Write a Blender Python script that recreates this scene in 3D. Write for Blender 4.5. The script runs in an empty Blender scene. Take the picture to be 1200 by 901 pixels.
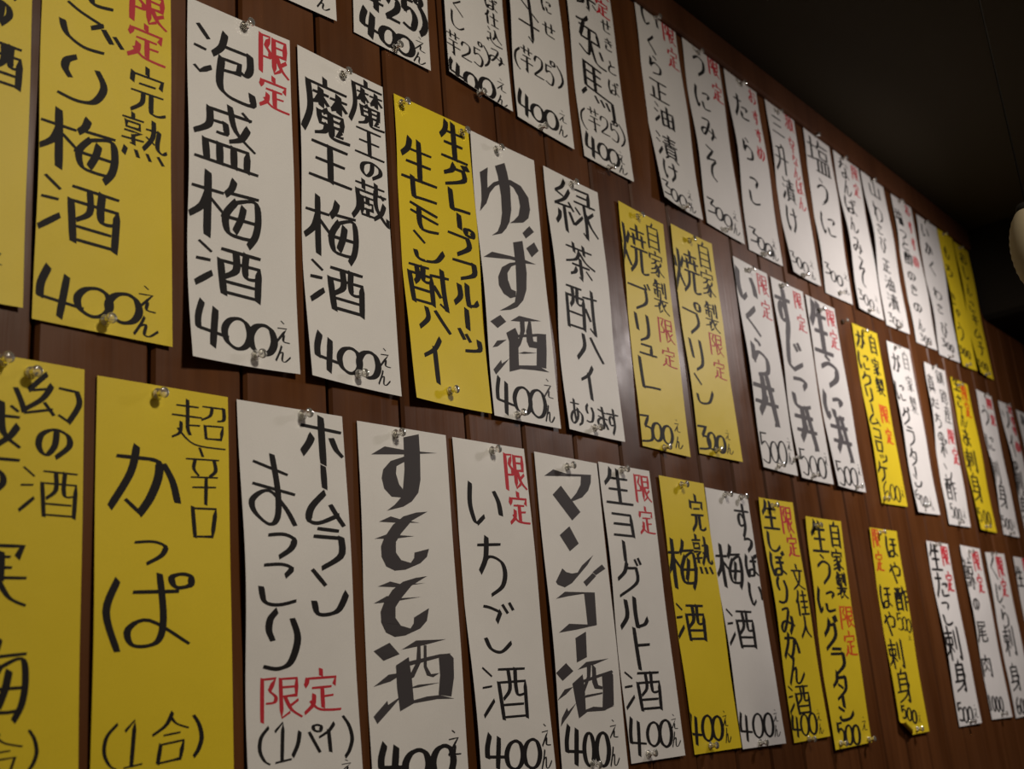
import bpy, bmesh, math, random
from mathutils import Vector, Matrix
from mathutils.geometry import tessellate_polygon

# ---------------------------------------------------------------- camera
# wall plane is y = 0, the room lies at y < 0, x runs along the wall
CAM_ROT = ((0.6430212, -0.1695993, -0.7468332), (-0.7617685, -0.2421638, -0.6008872), (-0.0789459, 0.9552972, -0.2849119))
FOCAL = 40.208
CEIL = 2.3683
TRIM = 2.3151
C = bpy.context.scene.collection
scene = bpy.context.scene
camd = bpy.data.cameras.new('camera')
cam = bpy.data.objects.new('camera', camd)
C.objects.link(cam)
mr = Matrix(CAM_ROT).to_4x4()
mr.translation = (0, -0.82, 1.2)
cam.matrix_world = mr
camd.sensor_width = 36
camd.lens = FOCAL
camd.clip_start = 0.02
camd.dof.use_dof = True
camd.dof.focus_distance = 1.25
camd.dof.aperture_fstop = 7.0
scene.camera = cam

# ---------------------------------------------------------------- light
scene.view_settings.view_transform = 'Standard'
scene.view_settings.look = 'None'
scene.view_settings.exposure = 0.0
scene.view_settings.gamma = 1.0
scene.view_settings.use_curve_mapping = False
world = bpy.data.worlds.new('world')
scene.world = world
world.use_nodes = True
world.node_tree.nodes['Background'].inputs[0].default_value = (0.55, 0.40, 0.27, 1)
world.node_tree.nodes['Background'].inputs[1].default_value = 0.10


def lamp(name, loc, target, energy, size, col, spread=180):
    ld = bpy.data.lights.new(name, 'AREA')
    ld.shape = 'DISK'
    ld.size = size
    ld.energy = energy
    ld.color = col
    ld.spread = math.radians(spread)
    o = bpy.data.objects.new(name, ld)
    C.objects.link(o)
    o.location = loc
    o.rotation_euler = (Vector(target) - Vector(loc)).to_track_quat('-Z', 'Y').to_euler()
    return o


lamp('far_hanging_lamp', (2.34, -0.66, 2.09), (2.30, 0, 1.36), 6.9, 0.14, (1.0, 0.91, 0.88), 155)
lamp('near_ceiling_lamp', (0.80, -1.25, 2.30), (0.65, 0, 1.25), 5.8, 0.20, (1.0, 0.90, 0.76), 130)


# ---------------------------------------------------------------- materials
def mat(name, col, rough=0.6, spec=0.3):
    m = bpy.data.materials.new(name)
    m.use_nodes = True
    b = m.node_tree.nodes['Principled BSDF']
    b.inputs['Base Color'].default_value = (*col, 1)
    b.inputs['Roughness'].default_value = rough
    b.inputs['Specular IOR Level'].default_value = spec
    return m


def nodes(m):
    return m.node_tree, m.node_tree.nodes, m.node_tree.links, m.node_tree.nodes['Principled BSDF']


def wood_mat(name, dark, light, rough):
    m = mat(name, light, rough, 0.18)
    nt, N, L, b = nodes(m)
    tc = N.new('ShaderNodeTexCoord')
    oi = N.new('ShaderNodeObjectInfo')
    mul = N.new('ShaderNodeMath'); mul.operation = 'MULTIPLY'; mul.inputs[1].default_value = 40
    L.new(oi.outputs['Random'], mul.inputs[0])
    add = N.new('ShaderNodeVectorMath'); add.operation = 'ADD'
    L.new(tc.outputs['Object'], add.inputs[0]); L.new(mul.outputs[0], add.inputs[1])
    mp = N.new('ShaderNodeMapping'); mp.inputs['Scale'].default_value = (55, 55, 2.2)
    L.new(add.outputs[0], mp.inputs['Vector'])
    n1 = N.new('ShaderNodeTexNoise'); n1.inputs['Scale'].default_value = 1.6
    n1.inputs['Detail'].default_value = 7; n1.inputs['Distortion'].default_value = 0.5
    L.new(mp.outputs[0], n1.inputs['Vector'])
    mp2 = N.new('ShaderNodeMapping'); mp2.inputs['Scale'].default_value = (9, 9, 1.5)
    L.new(add.outputs[0], mp2.inputs['Vector'])
    n2 = N.new('ShaderNodeTexNoise'); n2.inputs['Scale'].default_value = 1.0
    n2.inputs['Detail'].default_value = 3
    L.new(mp2.outputs[0], n2.inputs['Vector'])
    mx = N.new('ShaderNodeMath'); mx.operation = 'MULTIPLY_ADD'; mx.inputs[1].default_value = 0.45
    L.new(n1.outputs['Fac'], mx.inputs[0]); L.new(n2.outputs['Fac'], mx.inputs[2])
    cr = N.new('ShaderNodeValToRGB')
    cr.color_ramp.elements[0].position = 0.45; cr.color_ramp.elements[0].color = (*dark, 1)
    cr.color_ramp.elements[1].position = 0.98; cr.color_ramp.elements[1].color = (*light, 1)
    L.new(mx.outputs[0], cr.inputs[0])
    # each board a touch lighter or darker
    hs = N.new('ShaderNodeHueSaturation')
    mr_ = N.new('ShaderNodeMapRange'); mr_.inputs['To Min'].default_value = 0.88; mr_.inputs['To Max'].default_value = 1.14
    L.new(oi.outputs['Random'], mr_.inputs['Value']); L.new(mr_.outputs[0], hs.inputs['Value'])
    L.new(cr.outputs[0], hs.inputs['Color']); L.new(hs.outputs[0], b.inputs['Base Color'])
    n3 = N.new('ShaderNodeTexNoise'); n3.inputs['Scale'].default_value = 9.0; n3.inputs['Detail'].default_value = 4
    L.new(tc.outputs['Object'], n3.inputs['Vector'])
    rr = N.new('ShaderNodeMapRange'); rr.inputs['From Min'].default_value = 0.3; rr.inputs['From Max'].default_value = 0.7
    rr.inputs['To Min'].default_value = rough - 0.10; rr.inputs['To Max'].default_value = rough + 0.16
    L.new(n3.outputs['Fac'], rr.inputs['Value']); L.new(rr.outputs[0], b.inputs['Roughness'])
    bp = N.new('ShaderNodeBump'); bp.inputs['Strength'].default_value = 0.12; bp.inputs['Distance'].default_value = 0.002
    L.new(n1.outputs['Fac'], bp.inputs['Height']); L.new(bp.outputs[0], b.inputs['Normal'])
    return m


def paper_mat(name, col):
    m = mat(name, col, 0.5, 0.3)
    nt, N, L, b = nodes(m)
    tc = N.new('ShaderNodeTexCoord')
    n1 = N.new('ShaderNodeTexNoise'); n1.inputs['Scale'].default_value = 900; n1.inputs['Detail'].default_value = 2
    L.new(tc.outputs['Object'], n1.inputs['Vector'])
    n2 = N.new('ShaderNodeTexNoise'); n2.inputs['Scale'].default_value = 12; n2.inputs['Detail'].default_value = 3
    L.new(tc.outputs['Object'], n2.inputs['Vector'])
    hs = N.new('ShaderNodeHueSaturation'); hs.inputs['Color'].default_value = (*col, 1)
    mx = N.new('ShaderNodeMath'); mx.operation = 'ADD'
    L.new(n1.outputs['Fac'], mx.inputs[0]); L.new(n2.outputs['Fac'], mx.inputs[1])
    mr_ = N.new('ShaderNodeMapRange'); mr_.inputs['From Max'].default_value = 2
    mr_.inputs['To Min'].default_value = 0.86; mr_.inputs['To Max'].default_value = 1.12
    L.new(mx.outputs[0], mr_.inputs['Value']); L.new(mr_.outputs[0], hs.inputs['Value'])
    L.new(hs.outputs[0], b.inputs['Base Color'])
    bp = N.new('ShaderNodeBump'); bp.inputs['Strength'].default_value = 0.25; bp.inputs['Distance'].default_value = 0.004
    L.new(n2.outputs['Fac'], bp.inputs['Height']); L.new(bp.outputs[0], b.inputs['Normal'])
    return m


WOOD = wood_mat('stained_board', (0.058, 0.018, 0.0045), (0.138, 0.050, 0.0155), 0.38)
GROOVE = wood_mat('groove_board', (0.045, 0.016, 0.007), (0.09, 0.035, 0.016), 0.7)
TRIMM = wood_mat('stained_moulding', (0.050, 0.017, 0.006), (0.090, 0.033, 0.013), 0.6)
WHITE = paper_mat('white_paper', (0.76, 0.735, 0.70))
YELLOW = paper_mat('yellow_paper', (0.745, 0.560, 0.020))
INK = mat('black_marker_ink', (0.014, 0.012, 0.012), 0.6, 0.15)
INKM = mat('bold_black_marker_ink', (0.055, 0.048, 0.050), 0.6, 0.2)
INKG = mat('glare_hazed_marker_ink', (0.085, 0.075, 0.078), 0.6, 0.25)  # black ink lightened: glare haze over the bowl strips put into its colour
RED = mat('red_marker_ink', (0.52, 0.022, 0.035), 0.6, 0.3)
ORANGE = mat('orange_marker_ink', (0.62, 0.075, 0.010), 0.6, 0.3)
STEEL = mat('pin_steel', (0.6, 0.58, 0.55), 0.25, 0.5)
STEEL.node_tree.nodes['Principled BSDF'].inputs['Metallic'].default_value = 1
CLEAR = mat('clear_plastic', (0.95, 0.93, 0.86), 0.08, 0.5)
_b = CLEAR.node_tree.nodes['Principled BSDF']
_b.inputs['Transmission Weight'].default_value = 0.86
_b.inputs['IOR'].default_value = 1.49
CEILM = mat('dark_ceiling_paint', (0.10, 0.078, 0.05), 0.8, 0.2)
_nt, _N, _L, _bb = nodes(CEILM)
_n = _N.new('ShaderNodeTexNoise'); _n.inputs['Scale'].default_value = 3
_r = _N.new('ShaderNodeValToRGB')
_r.color_ramp.elements[0].color = (0.028, 0.021, 0.011, 1); _r.color_ramp.elements[1].color = (0.040, 0.030, 0.016, 1)
_L.new(_n.outputs['Fac'], _r.inputs[0]); _L.new(_r.outputs[0], _bb.inputs['Base Color'])
FLOORM = wood_mat('floor_boards', (0.03, 0.015, 0.008), (0.07, 0.035, 0.018), 0.5)
HOOD = mat('dark_hood_cloth', (0.012, 0.010, 0.008), 0.9, 0.1)
CREAM = mat('cream_lantern_paper', (0.30, 0.25, 0.16), 0.8, 0.2)


# ---------------------------------------------------------------- helpers
def link(name, me, m=None, parent=None, loc=None):
    o = bpy.data.objects.new(name, me)
    C.objects.link(o)
    if m is not None:
        me.materials.append(m)
    if parent is not None:
        o.parent = parent
    if loc is not None:
        o.location = loc
    return o


def mesh(name, verts, faces, smooth=False):
    me = bpy.data.meshes.new(name)
    me.from_pydata(verts, [], faces)
    me.update()
    if smooth:
        me.polygons.foreach_set('use_smooth', [True] * len(me.polygons))
    return me


def box(x0, x1, y0, y1, z0, z1):
    v = [(x, y, z) for x in (x0, x1) for y in (y0, y1) for z in (z0, z1)]
    f = [(0, 1, 3, 2), (4, 6, 7, 5), (0, 4, 5, 1), (2, 3, 7, 6), (0, 2, 6, 4), (1, 5, 7, 3)]
    return v, f


def lathe(profile, n, name, squash=1.0):
    """profile of (radius, height) turned about local z"""
    v, f = [], []
    rings = []
    for r, h in profile:
        if r < 1e-7:
            rings.append([len(v)]); v.append((0, 0, h))
        else:
            rings.append(list(range(len(v), len(v) + n)))
            for k in range(n):
                a = 2 * math.pi * k / n
                v.append((r * math.cos(a), r * math.sin(a) * squash, h))
    for a, b in zip(rings, rings[1:]):
        for k in range(n):
            k2 = (k + 1) % n
            if len(a) == 1 and len(b) == 1:
                continue
            if len(a) == 1:
                f.append((a[0], b[k], b[k2]))
            elif len(b) == 1:
                f.append((a[k], b[0], a[k2]))
            else:
                f.append((a[k], b[k], b[k2], a[k2]))
    return mesh(name, v, f, True)


STRIPS = [
('a1', 'w', 'scrap of a white strip at the top edge, leftmost one of the top row', (635.8, 2319.6, 123.2, 8.8, -2.4, -364), (1, 2, 0, 0.00), """
g ん 738.3 1977.1 18.3 12.6 6.8
g え 738.4 1995.7 18.4 14 6.8
g 4 670 1989.8 25.3 33.6 6.2
g 0 696 1992.4 23.2 26.4 6.5
g 0 719.6 1993.4 23.9 26.7 6.6
"""),
('a2', 'w', 'white strip cut by the top edge with the boldest 400 price up there', (792.8, 2328, 123.5, 1.7, -8.8, -363.9), (0, 2, 0, 1.70), """
g 芋 821.1 2024.3 24.1 26.9 8.2
g 2 848.7 2024.7 21.9 33.6 8.4
g 5 876.2 2031.9 22.4 41.2 8.7
g ° 893.5 2057.5 9.9 10.8 8.9
g ) 899.3 2030.6 10.9 37.9 8.9
g 4 810.7 1987.1 27.6 32.8 8
g 0 838.8 1982.1 23.9 25 8.3
g 0 865.1 1982.3 27.9 26.1 8.5
g え 891.9 1995.6 17.2 20.4 3.5
g ん 889.2 1975.4 20.1 15.2 3.5
"""),
('a3', 'w', 'white strip in the top row whose lower left corner curls off the wall, priced 400', (941.6, 2341.4, 123.3, -7.2, -3.1, -364), (4.5, 3, 0, 3.40), """
g く 965.5 2083.5 21.9 22.4 3.5
g し 963 2060.8 26.6 22.8 3.5
g ( 934.8 2019 11.3 33.4 3.4
g 芋 951.3 2023 27.4 33.4 3.5
g 2 975.9 2022 20.2 24.8 3.5
g 5 999.6 2025.2 19.1 25.3 3.6
g ° 1005.9 2046.5 7.1 6.2 3.7
g ) 1017.4 2033.1 11.3 29.7 3.7
g ば 1038 2124 25.5 17.8 3.8
g 仕 1036.6 2100.1 27 21.4 3.8
g 込 1038.6 2072.5 29.6 24.8 3.8
g み 1039.1 2042.7 30.3 22 3.8
g 4 953.6 1984.8 29.1 25.6 6.9
g 0 981.3 1981.1 24.4 24.6 7.1
g 0 1013.7 1986.1 28.5 27.6 7.3
g え 1042.6 2001.9 18.3 19.4 3.1
g ん 1041.2 1977.9 20.7 15.3 3.1
"""),
('a4', 'w', 'white strip in the top row with one large cross-shaped kanji above the bracketed 25', (1073.4, 2331.1, 123.4, -4, -1.5, -364), (2.5, 3, 0, 5.10), """
g 才 1112.8 2134.4 51.7 69.8 6.4
g に 1162.3 2180.2 22.7 22.5 4.3
g せ 1161.1 2139.6 30.4 24 4.3
g ( 1083.3 2061.7 12 32.2 4
g 芋 1103.4 2066.5 28 37.9 4
g 2 1129.7 2064.7 21.4 32.4 4.1
g 5 1153.9 2064.3 20 30.2 4.2
g ° 1163.4 2085.3 9.5 7.1 4.3
g ) 1178.7 2069.3 14.2 34.8 4.3
g 4 1093 1994.3 30.5 35.4 6.5
g 0 1118.4 1990.2 26.7 25.8 6.7
g 0 1148.7 1991.5 28.5 28.6 6.8
g え 1176 2007.3 16.8 19.7 3.5
g ん 1172.8 1983.3 19.5 16.6 3.5
"""),
('a5', 'w', 'tall white strip with the kanji for rabbit and horse above a bracketed 25', (1216.1, 2326.3, 123.5, -0, 3.8, -364), (1.5, 2, 0, 0.52), """
g 赤 1268.8 2243 55.1 31.6 7.4
g 兎 1270.5 2172.4 74.4 76 7.4
g 馬 1276.5 2091.4 80.2 82.8 7.3
g せ 1317.7 2219.6 26 24 4.1
g き 1320.3 2187.6 23.8 21.1 4.1
g と 1323.3 2148.8 21.5 21.3 4.1
g ば 1321.5 2112.6 26.7 23.4 4
g ( 1231 2027.8 13.6 35.1 3.7
g 芋 1257.1 2033.7 29.8 38.8 3.8
g 2 1283.2 2033.2 22.3 30.1 3.9
g 5 1307.7 2031.5 20.6 29.2 4
g ° 1313.4 2048.8 9.4 7 4
g ) 1327.6 2033 13.4 36.6 4
g え 1316.6 1993.3 16.7 20.9 4
g ん 1318 1974 21.4 14.8 4
g 4 1243.6 1986.7 31.6 35.1 6.6
g 0 1271.1 1987 25.1 26.5 6.8
g 0 1296.7 1986.3 27 26.7 7
r 限 1315 2284.6 39.5 28.6 5.5
r 定 1313.6 2249.8 38.3 30.1 5.4
"""),
('a6', 'w', 'white strip for soy-pickled salmon roe, first with 300 price in the top row', (1414.9, 2320.2, 124.5, -0.1, -0.4, -361.6), (10.25, 3, 1, 2.22), """
g い 1457.6 2300.4 49.1 34.4 6.1
g く 1452.2 2250.2 26 32.1 6.1
g ら 1455.3 2210.4 36.1 32.2 6.1
g 正 1458.9 2164.9 54.6 36.1 6.1
g 油 1465.4 2121.4 54.6 37.6 6.1
g 漬 1460 2062.4 60.2 45.6 6.1
g け 1457 2018.2 45.6 33.1 6
g 3 1431 1980.9 27.8 25.3 5.1
g 0 1455.4 1975.3 21.6 21.7 5.2
g 0 1482.3 1973.4 24 22.9 5.3
g え 1508.4 1993.4 14.5 16.9 2.7
g ん 1511.1 1971.3 18.8 16.4 2.7
r 限 1514.3 2296.5 39.3 38.2 4.6
r 定 1518.3 2250.2 34.9 40.1 4.6
"""),
('a7', 'w', 'white strip for sea urchin miso, priced 300, second of the 300 yen row', (1560.6, 2321.4, 125.1, -2.9, -6.4, -362.5), (2.75, 3, 1, 3.92), """
g う 1607.8 2281 37.8 50 6.9
g に 1607.5 2210.4 48.5 41.3 6.9
g み 1609.9 2152.7 51.4 39 6.9
g そ 1599.1 2082.7 39.8 65.3 6.8
g 3 1577.7 1997.1 30.1 26.9 6.2
g 0 1603.3 1989.6 24.2 22.9 6.3
g 0 1630.9 1985.5 27 22.9 6.4
g え 1658.5 2003.4 16.3 17.8 3
g ん 1656.8 1977.4 21.9 20.4 3
r 限 1661.8 2295.6 36.7 37.4 5.1
r 定 1664 2244.5 36.7 37 5.1
"""),
('a8', 'w', 'white strip for cod roe, three large kana and four red kana beside them', (1703.2, 2315.5, 122.1, 0.7, -6, -363.2), (0.25, 3, 1, 5.62), """
g た 1748.7 2248.8 53.4 47 7.6
g ら 1741.8 2159.2 39.3 44.1 7.6
g こ 1749.6 2079.7 39.8 53.6 7.6
g 3 1722.7 1987.5 31.6 28.3 6.4
g 0 1747.1 1976.6 25.6 24.1 6.5
g 0 1773.8 1972.5 27.4 24.2 6.6
g え 1797.1 1990.6 15.3 18.8 2.8
g ん 1795.1 1966.6 21.2 18.3 2.8
r お 1804.1 2292.7 27.3 29.6 4.5
r す 1805.4 2249.7 24 29.7 4.5
r す 1803.8 2211.1 24.1 27.7 4.5
r め 1797.4 2171.1 27.1 28.8 4.5
"""),
('a9', 'w', 'white strip for sansho pickle starting with three horizontal strokes, red kana down its side', (1858.9, 2315.1, 122.3, 3, -8.8, -365.6), (7, 3, 1, 1.04), """
g 三 1896.6 2267.2 50.3 41 6.5
g 升 1890.1 2194.3 59.9 60.6 6.5
g 漬 1904.6 2132.5 49.7 47.8 6.6
g け 1899.4 2070.2 43.1 52.1 6.5
g 3 1864.5 1983.4 23.5 23.7 5.4
g 0 1890.2 1977.9 21.1 22.4 5.5
g 0 1917 1975.2 23.8 23.5 5.6
g え 1947 1990.6 16.5 16.3 2.6
g ん 1945.1 1966.7 16.5 16.2 2.6
r 激 1954.7 2295.9 36.5 34 4.2
r 辛 1949.4 2245 27.2 34.6 4.2
r な 1954.6 2212.8 25.3 22.3 4.2
r ん 1953.5 2184.8 28.1 25 4.2
r ば 1956.3 2154.6 27.8 28 4.2
r ん 1955.2 2119.8 27.8 27.8 4.2
"""),
('b1', 'w', 'white strip for salted sea urchin, no red lettering, in the top row', (2022.4, 2321, 121.3, 3.3, -25.8, -374.7), (0, 4, 1, 2.74), """
g 塩 2073.7 2264.4 101 75.9 7.3
g う 2067.2 2182.5 45.1 59.4 7.3
g に 2068.9 2108.9 61.9 47.8 7.3
g 3 2019.5 2002.6 26.1 23.5 5.4
g 0 2045.4 1991.6 22.2 22.4 5.5
g 0 2074.2 1989.9 25.2 22.4 5.6
g え 2107.3 2007.6 18.3 17.1 2.9
g ん 2102 1974 18.6 13.9 2.9
"""),
('b2', 'w', 'white strip for pepper miso, hung directly right of the salted sea urchin strip', (2160.8, 2314.4, 129.7, 2.8, -19.1, -366.7), (5.25, 4, 1, 4.44), """
g な 2203.2 2280 51.1 42.3 6.7
g ん 2207.3 2237.3 38.9 36.5 6.8
g ば 2205.2 2193.7 60.1 37.7 6.8
g ん 2195.8 2147.1 47.3 35.1 6.7
g み 2191.2 2098 50.1 34.6 6.7
g そ 2195.1 2040.5 35 68.5 6.7
g 3 2165 1982.8 25.3 23.1 5.4
g 0 2192.7 1977.3 21.4 23.6 5.5
g 0 2220.5 1973.1 21.8 23.7 5.6
g え 2251.3 1994.7 15.9 14.9 3.2
g ん 2249 1968.7 15.9 14.8 3.2
r 限 2263.2 2290.2 34.6 34.5 4.4
r 定 2257.1 2247.3 29.7 31.2 4.4
"""),
('b3', 'w', 'white strip for mountain wasabi, top row, no red, above the yellow croquette strip', (2300.4, 2310.1, 126.9, 5.5, -10.8, -364.4), (0, 4, 1, 6.14), """
g 山 2365.8 2286.2 58.1 40.5 6.1
g わ 2352.7 2223.4 45.9 47.9 6
g さ 2341.1 2179.6 34.4 24.5 6
g び 2344.1 2143.2 43.8 37.2 6
g 正 2350.3 2095.5 44.9 28.6 6
g 油 2355 2055.4 50.7 33.1 6.1
g 漬 2354.7 2012.1 57.8 39 6.1
g 3 2321.3 1969.9 25.1 21.1 5.3
g 0 2341.8 1964.7 19.3 19.9 5.4
g 0 2360.5 1962.3 19.5 20 5.4
g え 2383.2 1972.2 14 15.6 5.5
"""),
('b4', 'w', 'narrow white top row strip with red note, third left of the yellow pair', (2468.6, 2308.6, 125, 5.5, -15.9, -367.8), (0.5, 4, 1, 1.56), """
g 塩 2492.4 2256.2 47.6 35.7 6.4
g っ 2497.5 2212.9 42.2 20.2 6.4
g と 2503.8 2188.8 42 22.9 6.4
g 酢 2511.4 2157.4 51.3 30 6.5
g の 2508.3 2112.6 39.6 22.9 6.5
g き 2508.7 2079.3 39.3 25.4 6.5
g の 2505.3 2034.7 42.1 22.6 6.5
g ん 2503.7 1991.3 38.9 27.7 6.5
g 3 2493.3 1961.6 21.3 16.7 5.4
g 0 2517.5 1960.2 16.5 17 5.4
g 0 2539.5 1959.7 16.7 17.1 5.5
r お 2563.1 2294.5 27.4 27.5 5.5
r す 2561.1 2250.5 26.2 31.1 5.5
r す 2560.9 2207.6 26.2 30.9 5.5
r め 2554.6 2160.8 26.9 29.6 5.5
"""),
('b5', 'w', 'narrow white top row strip touching the left one of the yellow pair', (2622.8, 2304, 136, 5, -32.7, -364.1), (1, 4, 1, 3.26), """
g い 2664.1 2270.1 42.2 29.8 6.8
g か 2666.6 2224.2 45.1 29.4 6.8
g く 2668 2175.6 36.1 35.4 6.8
g わ 2665.4 2107 50.7 28.7 6.8
g さ 2658.5 2067.5 43.1 23.7 6.8
g び 2655.6 2014 49.1 38.9 6.8
g 3 2636.5 1978.8 24.3 19.3 6.8
g 0 2664.8 1974.4 17.8 18.2 6.9
g 0 2688.7 1973 18.1 18.3 7
"""),
('b6', 'y', 'left one of the yellow pair at the far end of the top row', (2763.3, 2308.5, 109, 7.1, -25.9, -368.4), (4, 3, 0, 4.96), """
g も 2796.8 2251.9 39.3 31.1 7.3
g ろ 2787.2 2199.1 42.1 30.6 7.3
g き 2760.5 2117.5 44.7 29.9 7.2
g や 2778.1 2083.7 32 19.8 7.3
g う 2776.5 2034.9 45.7 47.3 7.3
g 3 2751.8 1984 25.8 19.9 7.2
g 0 2781.9 1982.2 18.8 20.9 7.3
g 0 2808.4 1981.1 19.1 21.1 7.4
"""),
('b7', 'y', 'rightmost strip of the top row, yellow, lower left corner lifted', (2878, 2306.4, 111, 0.9, -21.7, -361.6), (8, 3, 0, 0.38), """
g お 2929.3 2270.8 48.2 31.7 7.8
g し 2923 2227.6 38.7 32.2 7.8
g ん 2915.1 2178.9 44.9 31.5 7.8
g こ 2918 2134.1 42.8 25.8 7.8
g キ 2927.2 2101.3 48.9 28.3 7.9
g ム 2928 2062.9 49.5 25.3 7.9
g チ 2926.5 2022.8 46.8 42.2 7.9
g 3 2869.4 1971.5 26.1 19 7.7
g 0 2906.5 1972.6 20.2 19.3 7.8
g 0 2931.2 1971.9 20.5 19.4 7.9
"""),
('c1', 'y', 'yellow strip cut by the left edge in the upper left corner', (284.8, 1901.6, 123.4, 5.1, 4.2, -364), (2, 2, 0, 2.08), """
g の 382.5 1798.4 16 22.5 5.4
g 酒 382.9 1751.9 37.7 41.2 5.3
g 梅 376.9 1840.3 46.6 47.7 5.5
g え 390.1 1581 8.3 15.6 3.1
"""),
('c2', 'y', 'yellow strip for cloudy plum wine with 400 price, biggest yellow one in the upper left', (418, 1900.3, 127.2, 2, 3, -364), (0.25, 2, 0, 3.78), """
g に 463.7 1865.3 45.6 42.8 6.5
g ご 466.3 1818.1 59.6 41.5 6.4
g り 457.8 1764 44.8 44.3 6.2
g 梅 455.7 1701.3 71.2 53.6 6.1
g 酒 458.2 1638.1 71.9 54.4 6
g 4 444.4 1563.3 39.2 39.9 5.7
g 0 473.6 1562 30.7 25.9 6
g 0 501.1 1563.2 30.1 27 6.2
g え 522.3 1576.4 18.7 24.4 3.1
g ん 522.1 1551.4 23.2 17 3.1
g 完 521.4 1779.8 40.8 48.4 4.4
g 熟 518.2 1731.1 47.6 43.4 4.3
r 限 520.6 1868.1 39.5 36.4 5
r 定 519.4 1829.7 41.3 37.9 4.9
"""),
('c3', 'w', 'white strip for foaming plum wine, 400, with red note at its top right', (563.8, 1901.8, 126.3, 8.5, -1.3, -371.4), (11.25, 2, 1, 5.48), """
g 泡 606.3 1843.9 72 71.8 7.3
g 盛 605.8 1764.6 75.4 69.3 7.2
g 梅 605.2 1687.7 80 62.7 7
g 酒 608.3 1625.7 74.3 49.2 7
g 4 587.6 1567.2 35.5 40.8 6.7
g 0 616 1564.5 30.5 31.1 6.9
g 0 645.5 1564.8 29.2 30.6 7.2
g え 670.4 1577.8 15.8 23.4 3.1
g ん 669.1 1555.7 17.8 15.7 3.1
r 限 667.9 1881.4 39 45.8 5.3
r 定 667.4 1836.8 40.2 38 5.2
"""),
('c4', 'w', 'white plum wine strip with two kanji columns that both start with the same dense kanji', (700.2, 1909.6, 124.8, 0.5, 0.9, -370.2), (7.5, 2, 1, 0.90), """
g 魔 737.4 1847.4 66.5 71.3 7.5
g 王 740.3 1782.3 59.3 44.3 7.4
g 梅 740.2 1707.8 70.6 63.1 7.3
g 酒 744.5 1643.2 71.6 51 7.2
g 4 725.5 1567.8 32.3 37.3 6.9
g 0 755.3 1565.6 29.6 28 7.2
g 0 781.7 1566.3 28.2 29 7.5
g え 805.8 1578.5 15 21.6 3.4
g ん 802.6 1556.2 16.8 15.4 3.4
g 魔 798.6 1877.2 52.5 57.5 5.8
g 王 799.3 1827.9 43.7 33.8 5.8
g の 800.1 1795.5 29 20.1 5.7
g 蔵 797.2 1756.1 52.3 47.7 5.7
"""),
('c5', 'y', 'yellow strip for grapefruit and lemon highball in two katakana columns, no price', (843.3, 1909.7, 128.3, 3.7, -0.8, -369.6), (9.25, 3, 0, 2.60), """
g 生 941.5 1882.1 45.8 49.7 7.9
g グ 942.8 1837.1 44.5 33.3 7.9
g レ 943.5 1802.6 36 26 7.8
g ー 940.9 1776.6 4.5 16.4 7.8
g プ 941.3 1750.9 42.2 37.2 7.7
g フ 943.9 1714.7 39.4 24.1 7.7
g ル 944.2 1683.3 41.2 26.6 7.7
g ー 943.2 1653.8 4.4 22.6 7.6
g ツ 944.3 1626.3 35.9 26.6 7.6
g 生 878.1 1833.4 56.5 51.7 7.3
g レ 883.9 1798.9 43.1 25.4 7.3
g モ 883.1 1763.9 45.4 31.5 7.3
g ン 887.6 1727.3 46.1 34.4 7.3
g 酎 884.7 1679.8 65.2 48.1 7.2
g ハ 886.3 1639.7 51.6 26.8 7.1
g イ 880.6 1591.4 35.3 52.5 7
"""),
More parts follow.
